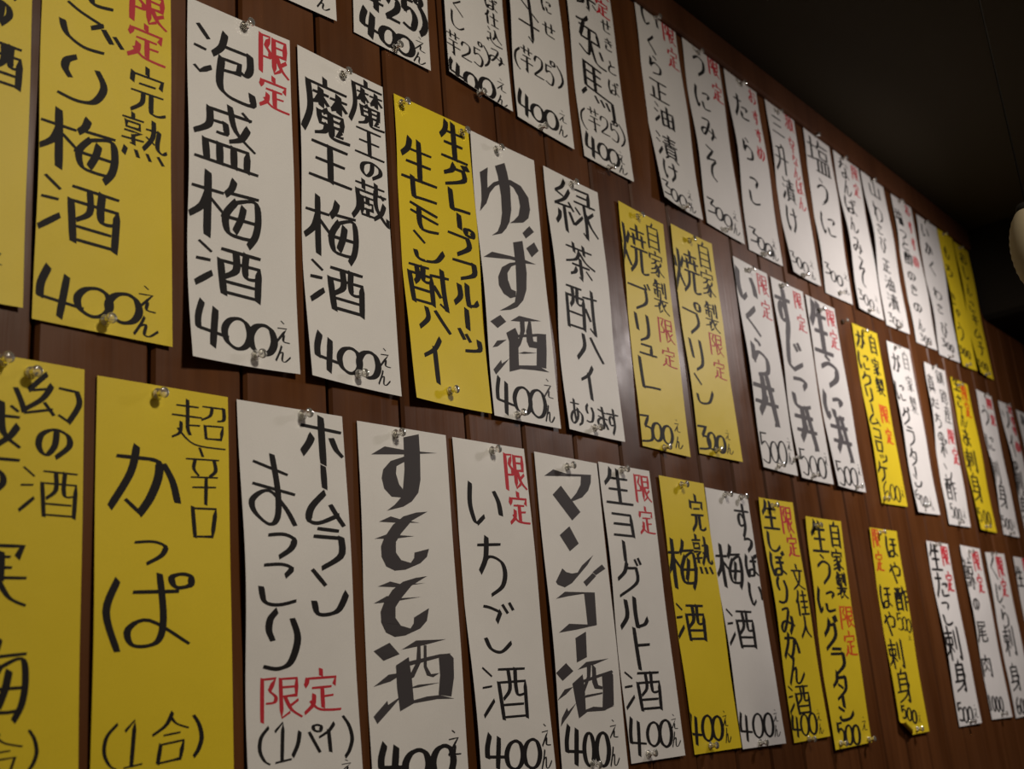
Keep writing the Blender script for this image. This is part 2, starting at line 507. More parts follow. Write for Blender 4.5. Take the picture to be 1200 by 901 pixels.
('c6', 'w', 'white strip for yuzu wine in very bold brush lettering, middle row', (974.4, 1910.9, 126.9, 2.8, 0.9, -368.5), (3.5, 2, 1, 4.30), """
g 4 999.4 1570.1 31.1 42.4 6.2
g 0 1032.1 1569.4 31.5 34.7 6.4
g 0 1061.1 1570.5 30.4 35.7 6.6
g え 1084.4 1593.4 18 25.6 3.1
g ん 1082.8 1561.3 18.1 20.9 3
p 987.7,1858.2 1004,1870.4 1001.6,1855.4 1000.8,1841.2 1013,1852.6 1030.4,1862 1047.7,1867.3 1067.9,1865.5 1081.9,1852.9 1083.3,1836.4 1078.2,1822.8 1066.7,1813.4 1038.7,1804.3 1047.9,1810.8 1058.2,1821 1062.9,1834.9 1060.8,1848.7 1052.4,1858 1041.8,1859.8 1029.8,1856.6 1015.7,1847.9 1004.7,1835.4 996.5,1818.8 982.6,1803.6 987.2,1820.5 988.5,1839.4
p 1018.1,1877.1 1038.3,1888.2 1042,1876.2 1045.7,1855.8 1044.5,1824.4 1038.9,1806.2 1030.8,1794.4 1021.2,1785 1000.4,1776.1 1013.2,1785.6 1020.5,1798.3 1025,1813.7 1026.1,1837.6 1022.4,1864.8
p 1063.1,1798 1078.6,1812.1 1087.5,1806.3 1069.1,1791.9
p 1067.9,1778.1 1085.6,1791.4 1093.7,1781.7 1077.8,1768.3
p 979.4,1741.4 997.4,1753.4 1033.7,1757.9 1064.6,1760.7 1085.3,1760.4 1063.8,1755.8 1032.9,1753.1
p 1041.9,1778.9 1061.5,1786.5 1062.7,1770.7 1063.5,1742.8 1058.8,1718.4 1050.1,1702.4 1036.5,1690.1 1022.3,1683.3 1000.3,1676.9 1017.8,1686.7 1032.3,1695.8 1038.4,1712 1042.3,1748.7
p 1042.8,1752.1 1030.4,1747.7 1013.7,1737.4 1004.1,1722.3 1003.7,1710.9 1011.5,1701.8 1024.3,1698.8 1035,1703.2 1036.9,1711.2 1027.9,1711.6 1023,1722.8 1023.5,1732 1033,1743.4 1042.2,1748.2
p 981.4,1659.1 1001.3,1671.7 1011.9,1665.5 994.5,1653.5
p 982.5,1626.8 992,1637.3 1010.4,1642.4 992.2,1629.9
p 981.1,1599.2 997,1614.3 998.1,1609.9 1013.5,1619.4 997.5,1604.5 985.2,1593.7
p 1020.5,1668.5 1038.4,1679.3 1083.3,1682.5 1040.8,1672.1
p 1039.1,1672.2 1048.5,1674.3 1047.8,1661.4 1037.1,1641.5 1031.5,1636 1027,1639.4 1034.7,1649.8 1038.5,1659.4
p 1056.5,1676.2 1061.7,1676.7 1062.2,1660.1 1063.4,1651.5 1071,1651.9 1069.2,1643.3 1053.8,1641.7 1049.6,1648.5 1050.2,1662
p 1010.3,1651 1028.9,1661.6 1033.6,1653.9 1031.1,1622.9 1030.7,1614.1 1011.6,1602.3 1014.8,1641.1
p 1028.4,1652.3 1073.6,1663.7 1089.6,1666.5 1088.8,1661.4 1073.1,1659.8 1031.4,1649.5
p 1071.7,1662.2 1090.7,1666.8 1088.7,1643.2 1084.8,1620.1 1069.5,1619.4 1065.6,1620.9
p 1030.8,1629.3 1042.9,1633.9 1068.4,1637.3 1042.5,1630.8
p 1011.6,1602.3 1030.7,1614.1 1068,1620.9 1090.4,1616.2 1063.7,1613.9 1033.5,1609.9
"""),
('c7', 'w', 'white strip for green tea highball, small kana in place of a price', (1120.4, 1912.8, 124.6, 0.7, -3.8, -366.3), (5, 3, 1, 6.00), """
g 緑 1185.6 1866.7 93.8 76.4 6.6
g 茶 1179.7 1787.1 66.7 51.5 6.5
g 酎 1174.3 1718.6 73 60.4 6.4
g ハ 1185.4 1667.1 59.2 36.6 6.5
g イ 1175.1 1618.3 33.9 44.8 6.4
g あ 1136.9 1571.8 26.5 33.6 4.3
g り 1167.8 1574.6 17.4 24.3 4.4
g ま 1196.1 1573.3 22.2 29 4.6
g す 1218.7 1571.6 27.9 33.8 4.7
"""),
('c8', 'y', 'yellow middle row strip for homemade brulee, 300, left of the similar pudding strip', (1295, 1916.5, 120.5, -1.1, -7.9, -367.7), (0, 2, 2, 1.42), """
g 焼 1322.9 1849.3 74.1 80.4 6.6
g ブ 1324.2 1775.4 58.1 42.1 6.6
g 自 1381.7 1884.1 35.7 43.2 4.7
g 家 1381.8 1839.8 38.4 41.1 4.6
g 製 1382.7 1786.9 39.5 51.4 4.6
g リ 1325.1 1727.7 39.2 40.3 6.6
g ュ 1331.6 1695.6 42.8 17.6 6.6
g レ 1327.4 1657.7 50.5 45.4 6.5
g 3 1300.5 1575 29.4 40 6.3
g 0 1327.8 1573.6 23.5 26.5 6.5
g 0 1354.4 1572.9 24.9 27.5 6.7
g え 1381.6 1590 15.2 19.6 3.6
g ん 1381.2 1565.3 19.8 16.8 3.6
r 限 1385.2 1735.2 41.4 40 3.7
r 定 1384.7 1693.5 38.6 30.6 3.7
"""),
('c9', 'y', 'yellow middle row strip for homemade pudding, 300, right of the brulee strip', (1437.4, 1922.9, 125.6, 1.8, 0, -365.2), (0, 2, 2, 3.12), """
g 焼 1472.3 1852.8 74.5 73.2 7
g 自 1533.1 1895.1 38.1 46 4.8
g 家 1532.7 1847.3 40 46.8 4.7
g 製 1530.5 1789.5 40.7 47.6 4.7
g プ 1471.1 1776.5 53.7 55.2 7
g リ 1469.3 1715 39.3 49.7 6.9
g ン 1474.9 1660.2 49 46 7
g 3 1454.6 1583.1 34.4 37.6 6.8
g 0 1477.6 1581.1 22.9 26.4 6.9
g 0 1504.4 1579.4 24.5 26.6 7.1
g え 1527.7 1597.2 14.4 15.6 3.6
g ん 1529 1575.4 19.6 15.3 3.6
r 限 1532.7 1744.5 41.4 37.2 3.7
r 定 1533.8 1703.4 39.6 32 3.7
"""),
('d1', 'w', 'white strip for salmon roe bowl in grey bold strokes, leftmost of three bowls', (1632.1, 1922.5, 119.6, -1.2, -4.3, -363.1), (3, 2, 1, 4.82), """
g い 1667.1 1876.2 62.1 51 12.7
g く 1670 1816.6 50 48.8 12.7
g ら 1670.9 1749.7 60.9 63.7 12.7
g 丼 1673.8 1677.8 81.1 83.8 14.2
g 5 1645.7 1593.7 32.1 51 5.2
g 0 1676.7 1589.6 26.3 35.8 5.4
g 0 1705.7 1591.7 29.1 40.2 5.5
g え 1733.3 1610.3 14.3 21.7 2.6
g ん 1731 1585.6 16.2 18.8 2.6
r 限 1728.1 1894.1 37.8 39.7 4.6
r 定 1728.6 1848.2 36.1 34.2 4.6
"""),
('d2', 'w', 'white strip for sujiko roe bowl in grey bold strokes, middle of three bowls', (1763.8, 1919.6, 126.7, 2.2, -7, -363.6), (5, 2, 1, 0.24), """
g す 1797.3 1858.6 59.4 91.8 14.6
g じ 1807.9 1780.3 65.8 54.2 14.7
g こ 1815.6 1713.6 65.7 56.4 14.7
g 丼 1815.5 1650.7 75.7 75.7 14.7
g 5 1780.3 1586.6 30.6 46.2 5.3
g 0 1814.9 1581.8 28.6 37.4 5.4
g 0 1849.1 1583.3 29.8 37.4 5.6
g え 1870 1601.6 11.3 22.8 5.7
r 限 1862.8 1897.3 32 33.9 4.5
r 定 1863.4 1853.3 36.6 33.3 4.5
"""),
('d3', 'w', 'white strip for raw sea urchin bowl in grey bold strokes, rightmost of three bowls', (1900, 1919.1, 124.3, 0.9, -4.6, -362.5), (6.5, 2, 1, 1.94), """
g 生 1944.8 1861.7 77.3 99.5 16.2
g う 1953.4 1779.9 66.6 57.3 16.3
g に 1948.1 1710.7 74.4 48.1 15
g 丼 1957.9 1651.3 77.1 83.9 15.1
g 5 1919.4 1582.7 34 44.7 5.9
g 0 1950.9 1580.8 28.2 34 6
g 0 1979.7 1581.5 28.8 34.4 6.2
g え 2007.6 1598.5 11.3 21.2 6.3
r 限 1999.7 1893.9 37 35.2 5
r 定 1999.4 1850.7 37.3 37.8 5
"""),
('d4', 'y', 'yellow strip for crab cream croquette with orange note, right of the three bowl strips', (2099.6, 1907.6, 124.7, 4.3, -7, -362.6), (0.75, 2, 1, 3.64), """
g が 2129.1 1877.7 44 33.1 8.1
g に 2129.7 1834.2 49.5 34.7 8.1
g ク 2129.1 1795 40.6 28.8 8.1
g リ 2128.9 1764.2 34.8 28.9 8.1
g 自 2191.2 1881.1 34 40.8 6.9
g 家 2187.2 1832.5 35.4 36.1 6.9
g 製 2190.1 1791.1 40.6 34.6 6.9
g ー 2128.5 1737.1 4.7 16.1 7.6
g ム 2130 1714 50.9 22 7.6
g コ 2128 1685.4 41.5 20.3 7.6
g 口 2128.2 1659.5 37.7 20.4 7.6
g ッ 2137.9 1636.1 34.5 17 7.7
g ケ 2123 1607.8 50.3 37.4 7.6
o 限 2187.5 1733.2 41.1 37.3 6.9
o 定 2190.6 1688.5 36 31.2 7
g 6 2126.9 1572.2 26.2 37.8 5.3
g 0 2155.6 1571.8 23 31.5 5.4
g 0 2179.9 1570.8 23.3 31.7 5.5
g え 2205.2 1576.7 13.7 20.3 5.6
"""),
('d5', 'w', 'white strip for crab gratin, right of the yellow croquette strip', (2270.5, 1906.7, 127.8, 5.2, -8.5, -364.2), (5.25, 2, 1, 5.34), """
g が 2304.7 1863.7 44.1 39.4 6.9
g に 2294.4 1799.3 49 40.8 6.9
g 自 2363.5 1879.6 31.4 41.8 3.9
g 家 2360.8 1827.6 36.2 35.9 3.9
g 製 2356.8 1778.8 35.9 37.8 3.9
g グ 2299 1745.5 48.1 40.6 7.5
g ラ 2301.6 1703.4 43.9 40.6 7.5
g タ 2300.5 1659.4 44.4 36.1 7.5
g ー 2298.4 1630.1 4.2 16.5 7.5
g ン 2302.5 1610.2 40.5 25.7 7.5
g 6 2282.9 1581.2 23.9 19.7 5.3
g 0 2301.1 1568.7 15.6 22.3 5.4
g 0 2327.1 1569.2 15.8 22.5 5.5
g え 2351.5 1574.7 13.2 16.5 5.5
g ん 2357.9 1559.6 13.1 10.1 5.6
"""),
('d6', 'w', 'white middle row strip with red note halfway down, left of the last yellow strip there', (2471, 1898.7, 132.9, 3.6, -33.9, -366.5), (1.75, 4, 3, 0.76), """
g 真 2491.6 1851.7 46.4 43.6 6.4
g だ 2488.5 1805.1 49.5 21.6 6.5
g ち 2487.9 1764.6 40.6 31.4 6.5
g の 2492.9 1730.5 32.3 19.9 6.5
g ポ 2503.8 1706.5 42.1 40.7 6.5
g ン 2502.8 1652.8 37.7 35.9 6.5
g 酢 2495.9 1612.6 61 48.7 6.5
g 5 2474.6 1564.9 20 31.3 5.4
g 0 2497.2 1560.1 15.6 27 5.5
g 0 2517.8 1558.6 15.8 27.1 5.5
g え 2545.9 1564.2 16.4 22.8 5.6
g 釧 2559.1 1878.9 44.7 32.4 4.5
g 路 2562.9 1832.5 44.9 32.2 4.5
g 産 2565 1791.3 43.5 41.9 4.5
r 限 2562.3 1738.9 41.9 34.4 6.7
r 定 2569.6 1695.9 38.9 39.8 6.8
"""),
('d7', 'y', 'yellow middle row strip with orange note at top, farthest right yellow one there', (2638.5, 1894.8, 115.2, 0.9, -9.8, -359.5), (5.25, 3, 1, 2.46), """
g 生 2669.9 1883.9 44.3 36.1 8.3
g さ 2669.9 1840.7 39.9 28.5 8.3
g ん 2675 1801.3 40.8 44.3 8.4
g ま 2672.9 1753.7 44.1 38.1 8.4
g 刺 2672.8 1699.3 67.1 51.7 8.4
g 身 2665.6 1634.7 66.8 66.6 8.4
o 限 2718.3 1869.3 39.3 39.4 7.3
o 定 2719.1 1828.3 36.5 40 7.3
g 5 2644.6 1569.9 25.7 30.7 6.8
g 0 2681.2 1567.4 20.4 31.1 7
g 0 2710.6 1565.9 20.8 31.4 7.1
"""),
('d8', 'w', 'white strip for sea urchin sashimi, right of the last yellow middle row strip', (2813.5, 1895, 113.5, 0, -10.9, -357.6), (0, 3, 1, 4.16), """
g う 2848.1 1834.7 48.1 49.5 8
r 限 2898.8 1870.8 38.9 26.6 8.2
r 定 2902.8 1830.2 34.5 26.7 8.3
g に 2843.2 1764.4 53.4 39.1 8
g 刺 2824.7 1692.1 72 56.2 8
g 身 2845.7 1633.7 62.4 59.7 8.1
g 5 2816.4 1569.8 26.8 25.8 6.6
g 0 2842.8 1564.8 19.7 26.1 6.7
g 0 2867.9 1564.3 20 26.2 6.8
g え 2896 1568.9 17.7 21.6 6.9
"""),
('d9', 'w', 'white strip with red kana down its side, second from right edge, middle row', (2978.6, 1893.3, 103.2, 4.1, 3.2, -369.8), (0, 3, 1, 5.86), """
g ソ 3016.5 1850.1 56.4 50.5 8.8
r お 3071.8 1882.8 36.8 22.6 9
r す 3070.8 1853 33.5 22.7 9
r す 3067.7 1825.7 33.5 22.6 9
r め 3058.5 1781.7 35.8 27.7 9
g イ 3013.3 1778.9 44.1 56.4 8.8
g の 2996.2 1724.6 37.5 21.8 8.8
g 刺 3003.2 1682.3 65.9 62.7 8.8
g 身 3012.3 1620.3 58.8 57.3 8.9
"""),
('e1', 'w', 'sliver of white strip cut by the right edge in the middle row', (3123.3, 1892.4, 119.6, 2.1, -0.7, -368.1), (1.5, 3, 1, 1.28), """
g か 3166 1870.2 37.5 28.7 8.6
"""),
('f1', 'y', 'yellow strip in the lower left corner held by two pins, cut by the left edge', (360.2, 1501.5, 107.3, 1.6, 4.1, -360.7), (0, 1, 0, 2.98), """
g 幻 437.9 1474.6 53.6 36.8 4.4
g の 443.4 1438.1 26.5 23.8 4.4
g 酒 440.7 1398.9 46 38.7 3.3
g 越 389.7 1441.8 54.8 45.3 5
g の 389.1 1402.2 31.3 25.7 4.9
g 寒 398.3 1334.9 56.7 55.8 4.9
g 梅 400.8 1259.7 57 56.6 4.8
g 合 409 1208 37.4 29.3 2.7
g ) 435.3 1210.4 6.9 27.5 2.8
g 1 385.1 1209.7 15.7 29.1 2.6
"""),
('f2', 'y', 'yellow strip with three very large kana and small kanji at its upper right', (478.9, 1500.2, 128.8, 3.1, 2.3, -384.2), (0, 1, 0, 4.68), """
g か 524.4 1416.9 68.7 56.4 6.6
g 超 577.5 1472.8 55.5 41.2 3.3
g 辛 580.7 1427.4 34.9 48.9 3.3
g 口 582.5 1386.8 27.4 26.5 3.5
g っ 529.5 1357.9 30.5 19 4.5
g ぱ 528.9 1310.7 80.5 61.3 6
g ( 497.4 1208.1 12.4 33 3
g 1 516.5 1209.7 16.8 35 3.1
g 合 549.7 1212 32.7 38.3 3.3
g ) 574.5 1212.6 8.5 31.3 3.5
"""),
('f3', 'w', 'white strip with two kana columns and a wide red note above a bracket', (617.4, 1502.9, 127.1, 3.5, 8.7, -398.4), (2, 3, 0, 0.10), """
g ホ 716.9 1477.8 51.9 44.8 7.3
g ー 717.1 1441.4 4.1 19.8 7.2
g ム 717.1 1410.6 43.3 30.7 7.2
g ラ 718.2 1372.9 37.7 37.6 7.1
g ン 719.5 1331.8 41.2 42 7
g ま 655.2 1422.8 51.9 64.9 6.6
g っ 662.3 1371.8 31.4 21.7 6.6
g こ 657.7 1337.1 43.2 38.3 6.5
g り 661.7 1287.5 40 51.7 6.6
r 限 660 1238.5 47.6 37.3 4
r 定 707.3 1243.4 44.7 37.9 4.3
g ( 642.6 1199.6 11.6 30.2 3.4
g 1 662 1201.9 18.3 33.2 3.5
g パ 689.1 1202 33.6 24.6 3.6
g イ 713 1202.9 22.3 23.5 3.8
g ) 736 1202.9 10.6 35.3 3.9
g え 733.1 1177.2 15.2 10.7 3.8
"""),
('f4', 'w', 'white strip for plum liqueur in the boldest brush lettering, bottom row', (764.3, 1505, 130.2, 3.3, 0.1, -417.7), (1, 2, 0, 1.80), """
g 4 792.4 1176.6 35.6 30.8 7.8
g 0 823.1 1170.4 32.8 28.5 8.1
g 0 859.6 1171.6 29.8 29.4 8.5
g え 876.3 1187.7 18.7 25.2 4.1
g ん 877.3 1159.2 18.8 17.7 4.1
p 828.9,1496.7 852.3,1503.5 852.3,1481.3 850.6,1453.5 846.2,1439.4 836,1429.3 823.1,1422.6 799,1416.2 810.9,1423.6 820.7,1432.3 823.9,1441.6 827.7,1462.2
p 781.1,1472.2 800.9,1483.3 830.9,1483.2 878.8,1486.1 830.6,1478.5 799.6,1474.6
p 830.4,1476.7 808.3,1468.9 796.9,1458.6 794.2,1449.4 797,1438.7 806.9,1431.4 820.7,1431.9 825.2,1439.5 818.6,1445.5 814.9,1456.2 816.4,1464.3 830,1471.2
p 858.4,1420.6 834.5,1409.2 818.1,1394.8 810.1,1385.5 809.5,1374.8 816.5,1367.7 829.9,1365.6 834.9,1370.9 835.8,1376.4 857.4,1381.6 853.6,1373 843.7,1365.9 822,1358.3 807.1,1356.6 795.5,1360.2 789.5,1369.4 789.1,1379.9 793.9,1388.7 806.6,1402.5 822.4,1412.6 841.4,1418.2
p 787.4,1404.2 804.1,1411 819.1,1409 845.3,1407.8 812.7,1405.2
p 780.7,1386.7 798.5,1392.7 815,1392.8 836.4,1393.2 808.7,1388.7
p 852.3,1353.2 829.3,1342.6 813.8,1329.2 806.1,1320.7 805.5,1310.3 812.2,1302.9 825,1300.3 829.7,1305.2 830.7,1311.1 852.3,1320.8 848.2,1307.9 838.7,1300.4 817.9,1293.4 803.5,1291.8 791.7,1296.2 786.1,1305.7 785.9,1315.9 790.6,1324.3 802.6,1337.5 817.7,1346.2 835.9,1350.8
p 783.3,1340.1 800.1,1345.7 814.6,1343.6 848.3,1345.9 808.6,1340.4
p 777,1323.5 795.2,1331.4 810.9,1329.6 841.1,1331.7 804.9,1326.3
p 774.3,1278.4 795.9,1286.4 808.6,1275.4 786.9,1269.3
p 772.3,1245.4 792.5,1256.2 815.2,1258.4 794.9,1249.8
p 770.2,1218.3 789.2,1232.1 789.7,1228.2 809.1,1236.4 792.6,1224.1 774.4,1211.3
p 811.2,1279.5 831.9,1288.5 873.8,1289.7 841.8,1283.8
p 833,1283.5 837.4,1283.4 836.7,1267.2 826.2,1253.1 815.9,1249.3 830.3,1267.3
p 841.8,1283.8 845.7,1283.8 844.5,1263 849.8,1255.6 861.8,1256.4 852.5,1252.4 843.8,1254.3 840.1,1263
p 803,1264.7 820.6,1272.6 823.2,1251.1 824.1,1228.8 804.9,1221.6 802.7,1243.6
p 801.5,1262.7 821.7,1268.5 863.4,1274.9 880.1,1275.5 863.1,1271.5 822.8,1264.4
p 861.8,1274.2 877.1,1275.6 882.8,1270.8 881.7,1251.7 876.4,1233 858.4,1235.3 862.2,1254.3
p 815.3,1242.2 831.4,1245.8 861,1247 831.1,1243.1
p 804.9,1221.6 821.4,1230.9 842,1234.2 859.9,1235 880.2,1230.8 856.6,1231.2 824,1228.4
"""),
('f5', 'w', 'white strip for strawberry wine, between the two boldest bottom row strips', (904.9, 1507.8, 124.2, 2.8, 7.8, -437.4), (2, 3, 0, 3.50), """
g い 951.8 1436.4 54.6 44.4 6.6
g ち 956.1 1368.6 44.2 62.4 6.6
r 限 1008 1480.3 37.9 43.3 5.2
r 定 1009.7 1437.3 36.1 36.8 5.2
g 五 961.8 1302.8 52.8 52.2 6.2
g 酒 959.6 1234.6 75.2 56.6 5.1
g 4 938.7 1176 35 32.4 6.5
g 0 967.5 1169.8 28.2 28.8 6.8
g 0 997 1169.2 27.9 30 7
g え 1022.9 1186.8 15.6 24.4 3.3
g ん 1020.3 1162.5 18.2 18.8 3.2
"""),
('f6', 'w', 'white strip for mango wine in bold angular brush lettering, bottom row', (1048.2, 1510, 127.1, 0.8, -1.5, -454.3), (2, 2, 0, 5.20), """
g 4 1074.9 1173.8 35.4 40.7 6.9
g 0 1100.4 1166.8 19.3 36.2 7.1
g 0 1126.9 1165.1 25 37.3 7.3
g え 1151.6 1186.6 16.9 21.5 3.2
g ん 1148.8 1156.5 18.6 20.3 3.2
p 1063.2,1481.9 1082.2,1492.1 1109,1489.8 1160,1494.1 1157.4,1483.3 1150.2,1472.7 1136.1,1462.7 1117.6,1456.6 1096.6,1453.2 1112.7,1458.3 1124.5,1466.9 1135.2,1478.7 1138,1489.4 1101.6,1485.8
p 1076.5,1460.4 1094.6,1473.4 1129.5,1443.9 1110.9,1431.8
p 1082.5,1412 1103.8,1424.3 1119.2,1404.2 1099.5,1393.6
p 1064.7,1355.8 1080.4,1372.3 1087.4,1368.2 1098.5,1367 1110.2,1368.8 1120.6,1377.8 1146.8,1392 1132.6,1379.3 1115.9,1368.2 1096.2,1355.4 1081,1349.8 1067.6,1352.6
p 1119.6,1357.8 1141,1369.7 1147.7,1366.2 1125.3,1352.7
p 1141.2,1370.8 1162.6,1381.3 1169.2,1376.3 1147.3,1367.1
p 1061,1335.9 1080,1344.8 1140.7,1346.1 1140,1342.6 1116.7,1343.6 1087.5,1340
p 1118.4,1344.5 1140.7,1346.1 1137.2,1307 1118.3,1304.5
p 1059.4,1297.3 1081.3,1307.8 1118.9,1307.5 1119.2,1304.5 1097.1,1301.5
p 1091,1291.6 1113.3,1299.2 1110.2,1269.7 1089.4,1263.7
p 1047.2,1252.7 1067.9,1263.4 1081,1254.2 1059.1,1243.9
p 1046.5,1222.6 1062,1234.5 1078.8,1236.9 1064.1,1229
p 1049.9,1194.3 1053.2,1204 1063.8,1214.3 1066,1210.4 1083.5,1219.8 1066.9,1206.5 1058.1,1200.7
p 1089.6,1255.5 1107.9,1264.2 1154.7,1267.9 1124.7,1261.2
p 1077.3,1240.4 1098.7,1250.3 1100.9,1235.1 1099.9,1211.3 1085.4,1201.8 1081,1221.5
p 1109,1261.9 1117.6,1261.8 1114,1247.6 1100.2,1230.3 1098,1235.1 1106.9,1247.7
p 1119.1,1262.1 1126.4,1257.1 1125.8,1245.7 1128.4,1237.6 1136.8,1235.7 1136.3,1232.5 1120.6,1233.7 1116.5,1241.1
p 1079.2,1240.3 1105.1,1245.3 1140.6,1251.2 1158.9,1254.2 1161.5,1251.6 1140.1,1247.9 1104.5,1241.4
p 1137.5,1249.6 1157.4,1253.7 1160.9,1248.3 1156.9,1213.9 1137,1208.2 1133.2,1211.6 1136.9,1230.9
p 1085.1,1221.3 1102.6,1227.1 1135.8,1229.3 1135.5,1227.3 1102.2,1224.2
p 1085.4,1201.8 1097.6,1210.6 1114.9,1213.6 1134.7,1212.3 1158.2,1213.1 1135.6,1208.3 1102.9,1208.4
"""),
('f7', 'w', 'white strip for yogurt wine, 400, overlapping the mango wine strip', (1177.6, 1513.3, 118.3, 1.4, 5, -367.8), (0, 2, 1, 0.62), """
g 生 1217 1484.1 60.3 45.2 7.1
g ヨ 1217.1 1434.7 47.9 30.3 7
g ー 1213.8 1400.6 3.1 23.9 7
g グ 1220.9 1366.7 57.3 47.8 7
r 限 1274.1 1488.2 38 37.9 4.8
r 定 1274.8 1444.7 37.9 36.2 4.7
g ル 1222.4 1323.3 63.1 36.8 7.6
g ト 1229.2 1279.5 45.7 49.2 7.6
g 酒 1224.6 1229 77.7 49.2 6
g 4 1202.2 1175.4 32.9 42.6 5.8
g 0 1236.3 1175.9 27.6 28.4 6
g 0 1263 1175.3 26.8 32.3 6.2
g え 1284.3 1188.2 14.2 19.2 3.3
g ん 1284.4 1167.5 19.6 17.2 3.3
"""),
('f8', 'y', 'yellow bottom row strip for ripe plum wine with a blank lower half, 400', (1318.4, 1511.4, 119, 1.2, 7.8, -365.6), (0, 2, 1, 2.32), """
g 完 1408.8 1466.2 42 52 6.6
g 熟 1407.8 1407.6 50.8 54.1 6.5
g 梅 1351.7 1391.9 73 63.8 7.6
g 酒 1358.2 1314.8 69.4 50.7 6.9
g 4 1335.1 1176.9 28.5 37.1 6.7
g 0 1365.4 1176.2 26.8 32.3 6.9
g 0 1390.5 1174.9 25.7 30.9 7.1
g え 1411.9 1186 12.9 21.1 3.4
g ん 1414.4 1164.9 14.6 18.1 3.4
"""),
('f9', 'w', 'white bottom row strip for sour plum wine with two pins at the top', (1439.3, 1507.3, 126, -0.1, 9, -362.7), (1.75, 2, 1, 4.02), """
g す 1539.7 1466.7 44.8 49.1 7.8
g っ 1547 1430.7 22.9 18.8 7.8
g ば 1549.2 1399 35.8 31.7 7.8
g 梅 1482.6 1395.6 72.8 59 7.8
g 酒 1488.8 1307.3 78.8 56.1 7
g い 1550.5 1356.9 39.3 31.4 7
g 4 1465.9 1173.1 32.5 36.2 5.9
g 0 1500.7 1172.4 29.2 32.6 6.1
g 0 1531.3 1171.9 27.2 32 6.3
g え 1555 1183.6 13.9 17.8 3.4
g ん 1553.3 1163 18.3 15.2 3.4
"""),
('g1', 'y', 'yellow bottom row strip for squeezed mandarin wine, 400, with small red note', (1597, 1507.6, 118.1, 3, 6.6, -364.6), (0, 2, 3, 5.72), """
g 生 1631.2 1482 53.6 42.7 8.4
g し 1630.3 1440.5 40.6 28.6 8.4
g ぼ 1631.7 1406.2 49.4 35.5 8.4
g り 1630.4 1365.6 34.8 40.8 8.4
g 文 1691.7 1388 41.6 39.8 6.4
g 佳 1693.8 1347.9 41.9 37.3 6.4
r 限 1686.3 1479.8 39.2 45.1 5.4
r 定 1693.6 1439.1 40.1 36.2 5.4
g み 1635.1 1321.3 45.4 38.6 8.5
g か 1636.9 1281.7 54 36.4 8.5
g ん 1643.5 1246 50.9 37.8 8.5
g 酒 1639.6 1203.7 68.1 43.8 6.4
g 人 1694.3 1311.2 33.7 32.6 6.7
g 4 1619.1 1166.4 28.5 29.8 6.2
g 0 1645.1 1166.2 25.1 30.4 6.4
g 0 1671.6 1166.7 25.7 30.7 6.5
g え 1694.3 1177.9 13.6 16.5 3.3
g ん 1695.2 1158.4 15.3 13.9 3.3
"""),
('g2', 'y', 'yellow bottom row strip for sea urchin gratin, 500, pinned at both lower corners', (1752.2, 1491.3, 139.6, 2.8, -22.2, -366.5), (3.25, 2, 3, 1.14), """
g 生 1796.9 1460.1 61.5 50.8 9.1
g う 1793.5 1406.6 49.8 47.4 9.1
g に 1788 1355.2 66.2 39.1 9
g 自 1860.7 1468.3 39.5 43.3 7.3
g 家 1854.1 1424.1 42.2 36.1 7.3
g 製 1855.3 1381 43.7 42.9 7.3
g グ 1789.1 1302.2 50.1 51.3 10.2
g ラ 1796.8 1258.2 47.8 41.1 10.3
g タ 1790.8 1219.6 54.8 41 10.2
g ー 1791.1 1195.4 7.6 15.4 10.3
g ン 1795.3 1177 52.2 21.2 10.3
g 5 1761.3 1148.1 25.3 31.7 7.7
g 0 1790.1 1143.5 26 29.6 7.8
g 0 1817.1 1142 26.6 29.9 8
g え 1853.2 1157.6 18.9 22.6 8.2
o 限 1856.1 1329.1 54.4 37.5 5.7
o 定 1852.6 1285.5 46.4 39.8 5.7
"""),
('g3', 'y', 'yellow bottom row strip with orange note at left and a rolled-up lower corner', (2012.4, 1492.9, 128.3, 2.5, -16.1, -364.4), (3, 2, 2, 2.84), """
g ほ 2104 1463.7 50.7 39.9 7.9
g や 2098 1414.8 50.7 38.1 7.8
g 酢 2108 1366.7 57.8 42.6 7.9
g ほ 2040.3 1369.5 48.1 41.7 7.5
g や 2036.9 1320.9 48 41.3 7.5
g 刺 2039.3 1268 65.6 49.7 7.5
g 身 2046.1 1212.6 65 57.4 7.6
g 5 2024.6 1169 20.3 21.2 7.5
g 0 2048.5 1163.7 19.6 21.5 7.6
g 0 2069.9 1158.4 19.9 21.6 7.7
g え 2092.6 1156 15.7 17.5 7.9
o 限 2034.5 1474.7 32.8 34.6 5.8
o 定 2035.8 1432.8 34.8 36.6 5.8
g 5 2083.5 1325.7 25.9 30.6 5.6
g 0 2102.3 1321.3 18.5 24.6 5.7
g 0 2119.7 1317.6 18.8 24.7 5.7
g え 2115.1 1296.8 15.6 10.8 5.7
"""),
('g4', 'w', 'white bottom row strip for raw octopus sashimi, first right of the last yellow', (2285.8, 1487.1, 121.9, 1.2, -0, -356.5), (0, 2, 2, 4.54), """
g 生 2323.8 1456 60.9 52.2 9.3
g た 2330.9 1400.5 70.2 46.8 9.3
r 限 2380.8 1462.3 38.3 40.3 7.4
r 定 2380.9 1409.5 38.4 39.9 7.4
g こ 2328.6 1344.8 51 46.6 9.4
g 刺 2326.1 1286.4 87.2 63.4 9.4
g 身 2336.8 1223.4 66.3 58.5 9.5
g 5 2306.1 1157.7 30 33.9 7.6
g 0 2329.2 1150.3 23.2 28.8 7.7
g 0 2355.5 1150.1 23.7 27.9 7.8
g え 2386.2 1154.2 24.4 26.1 8
"""),
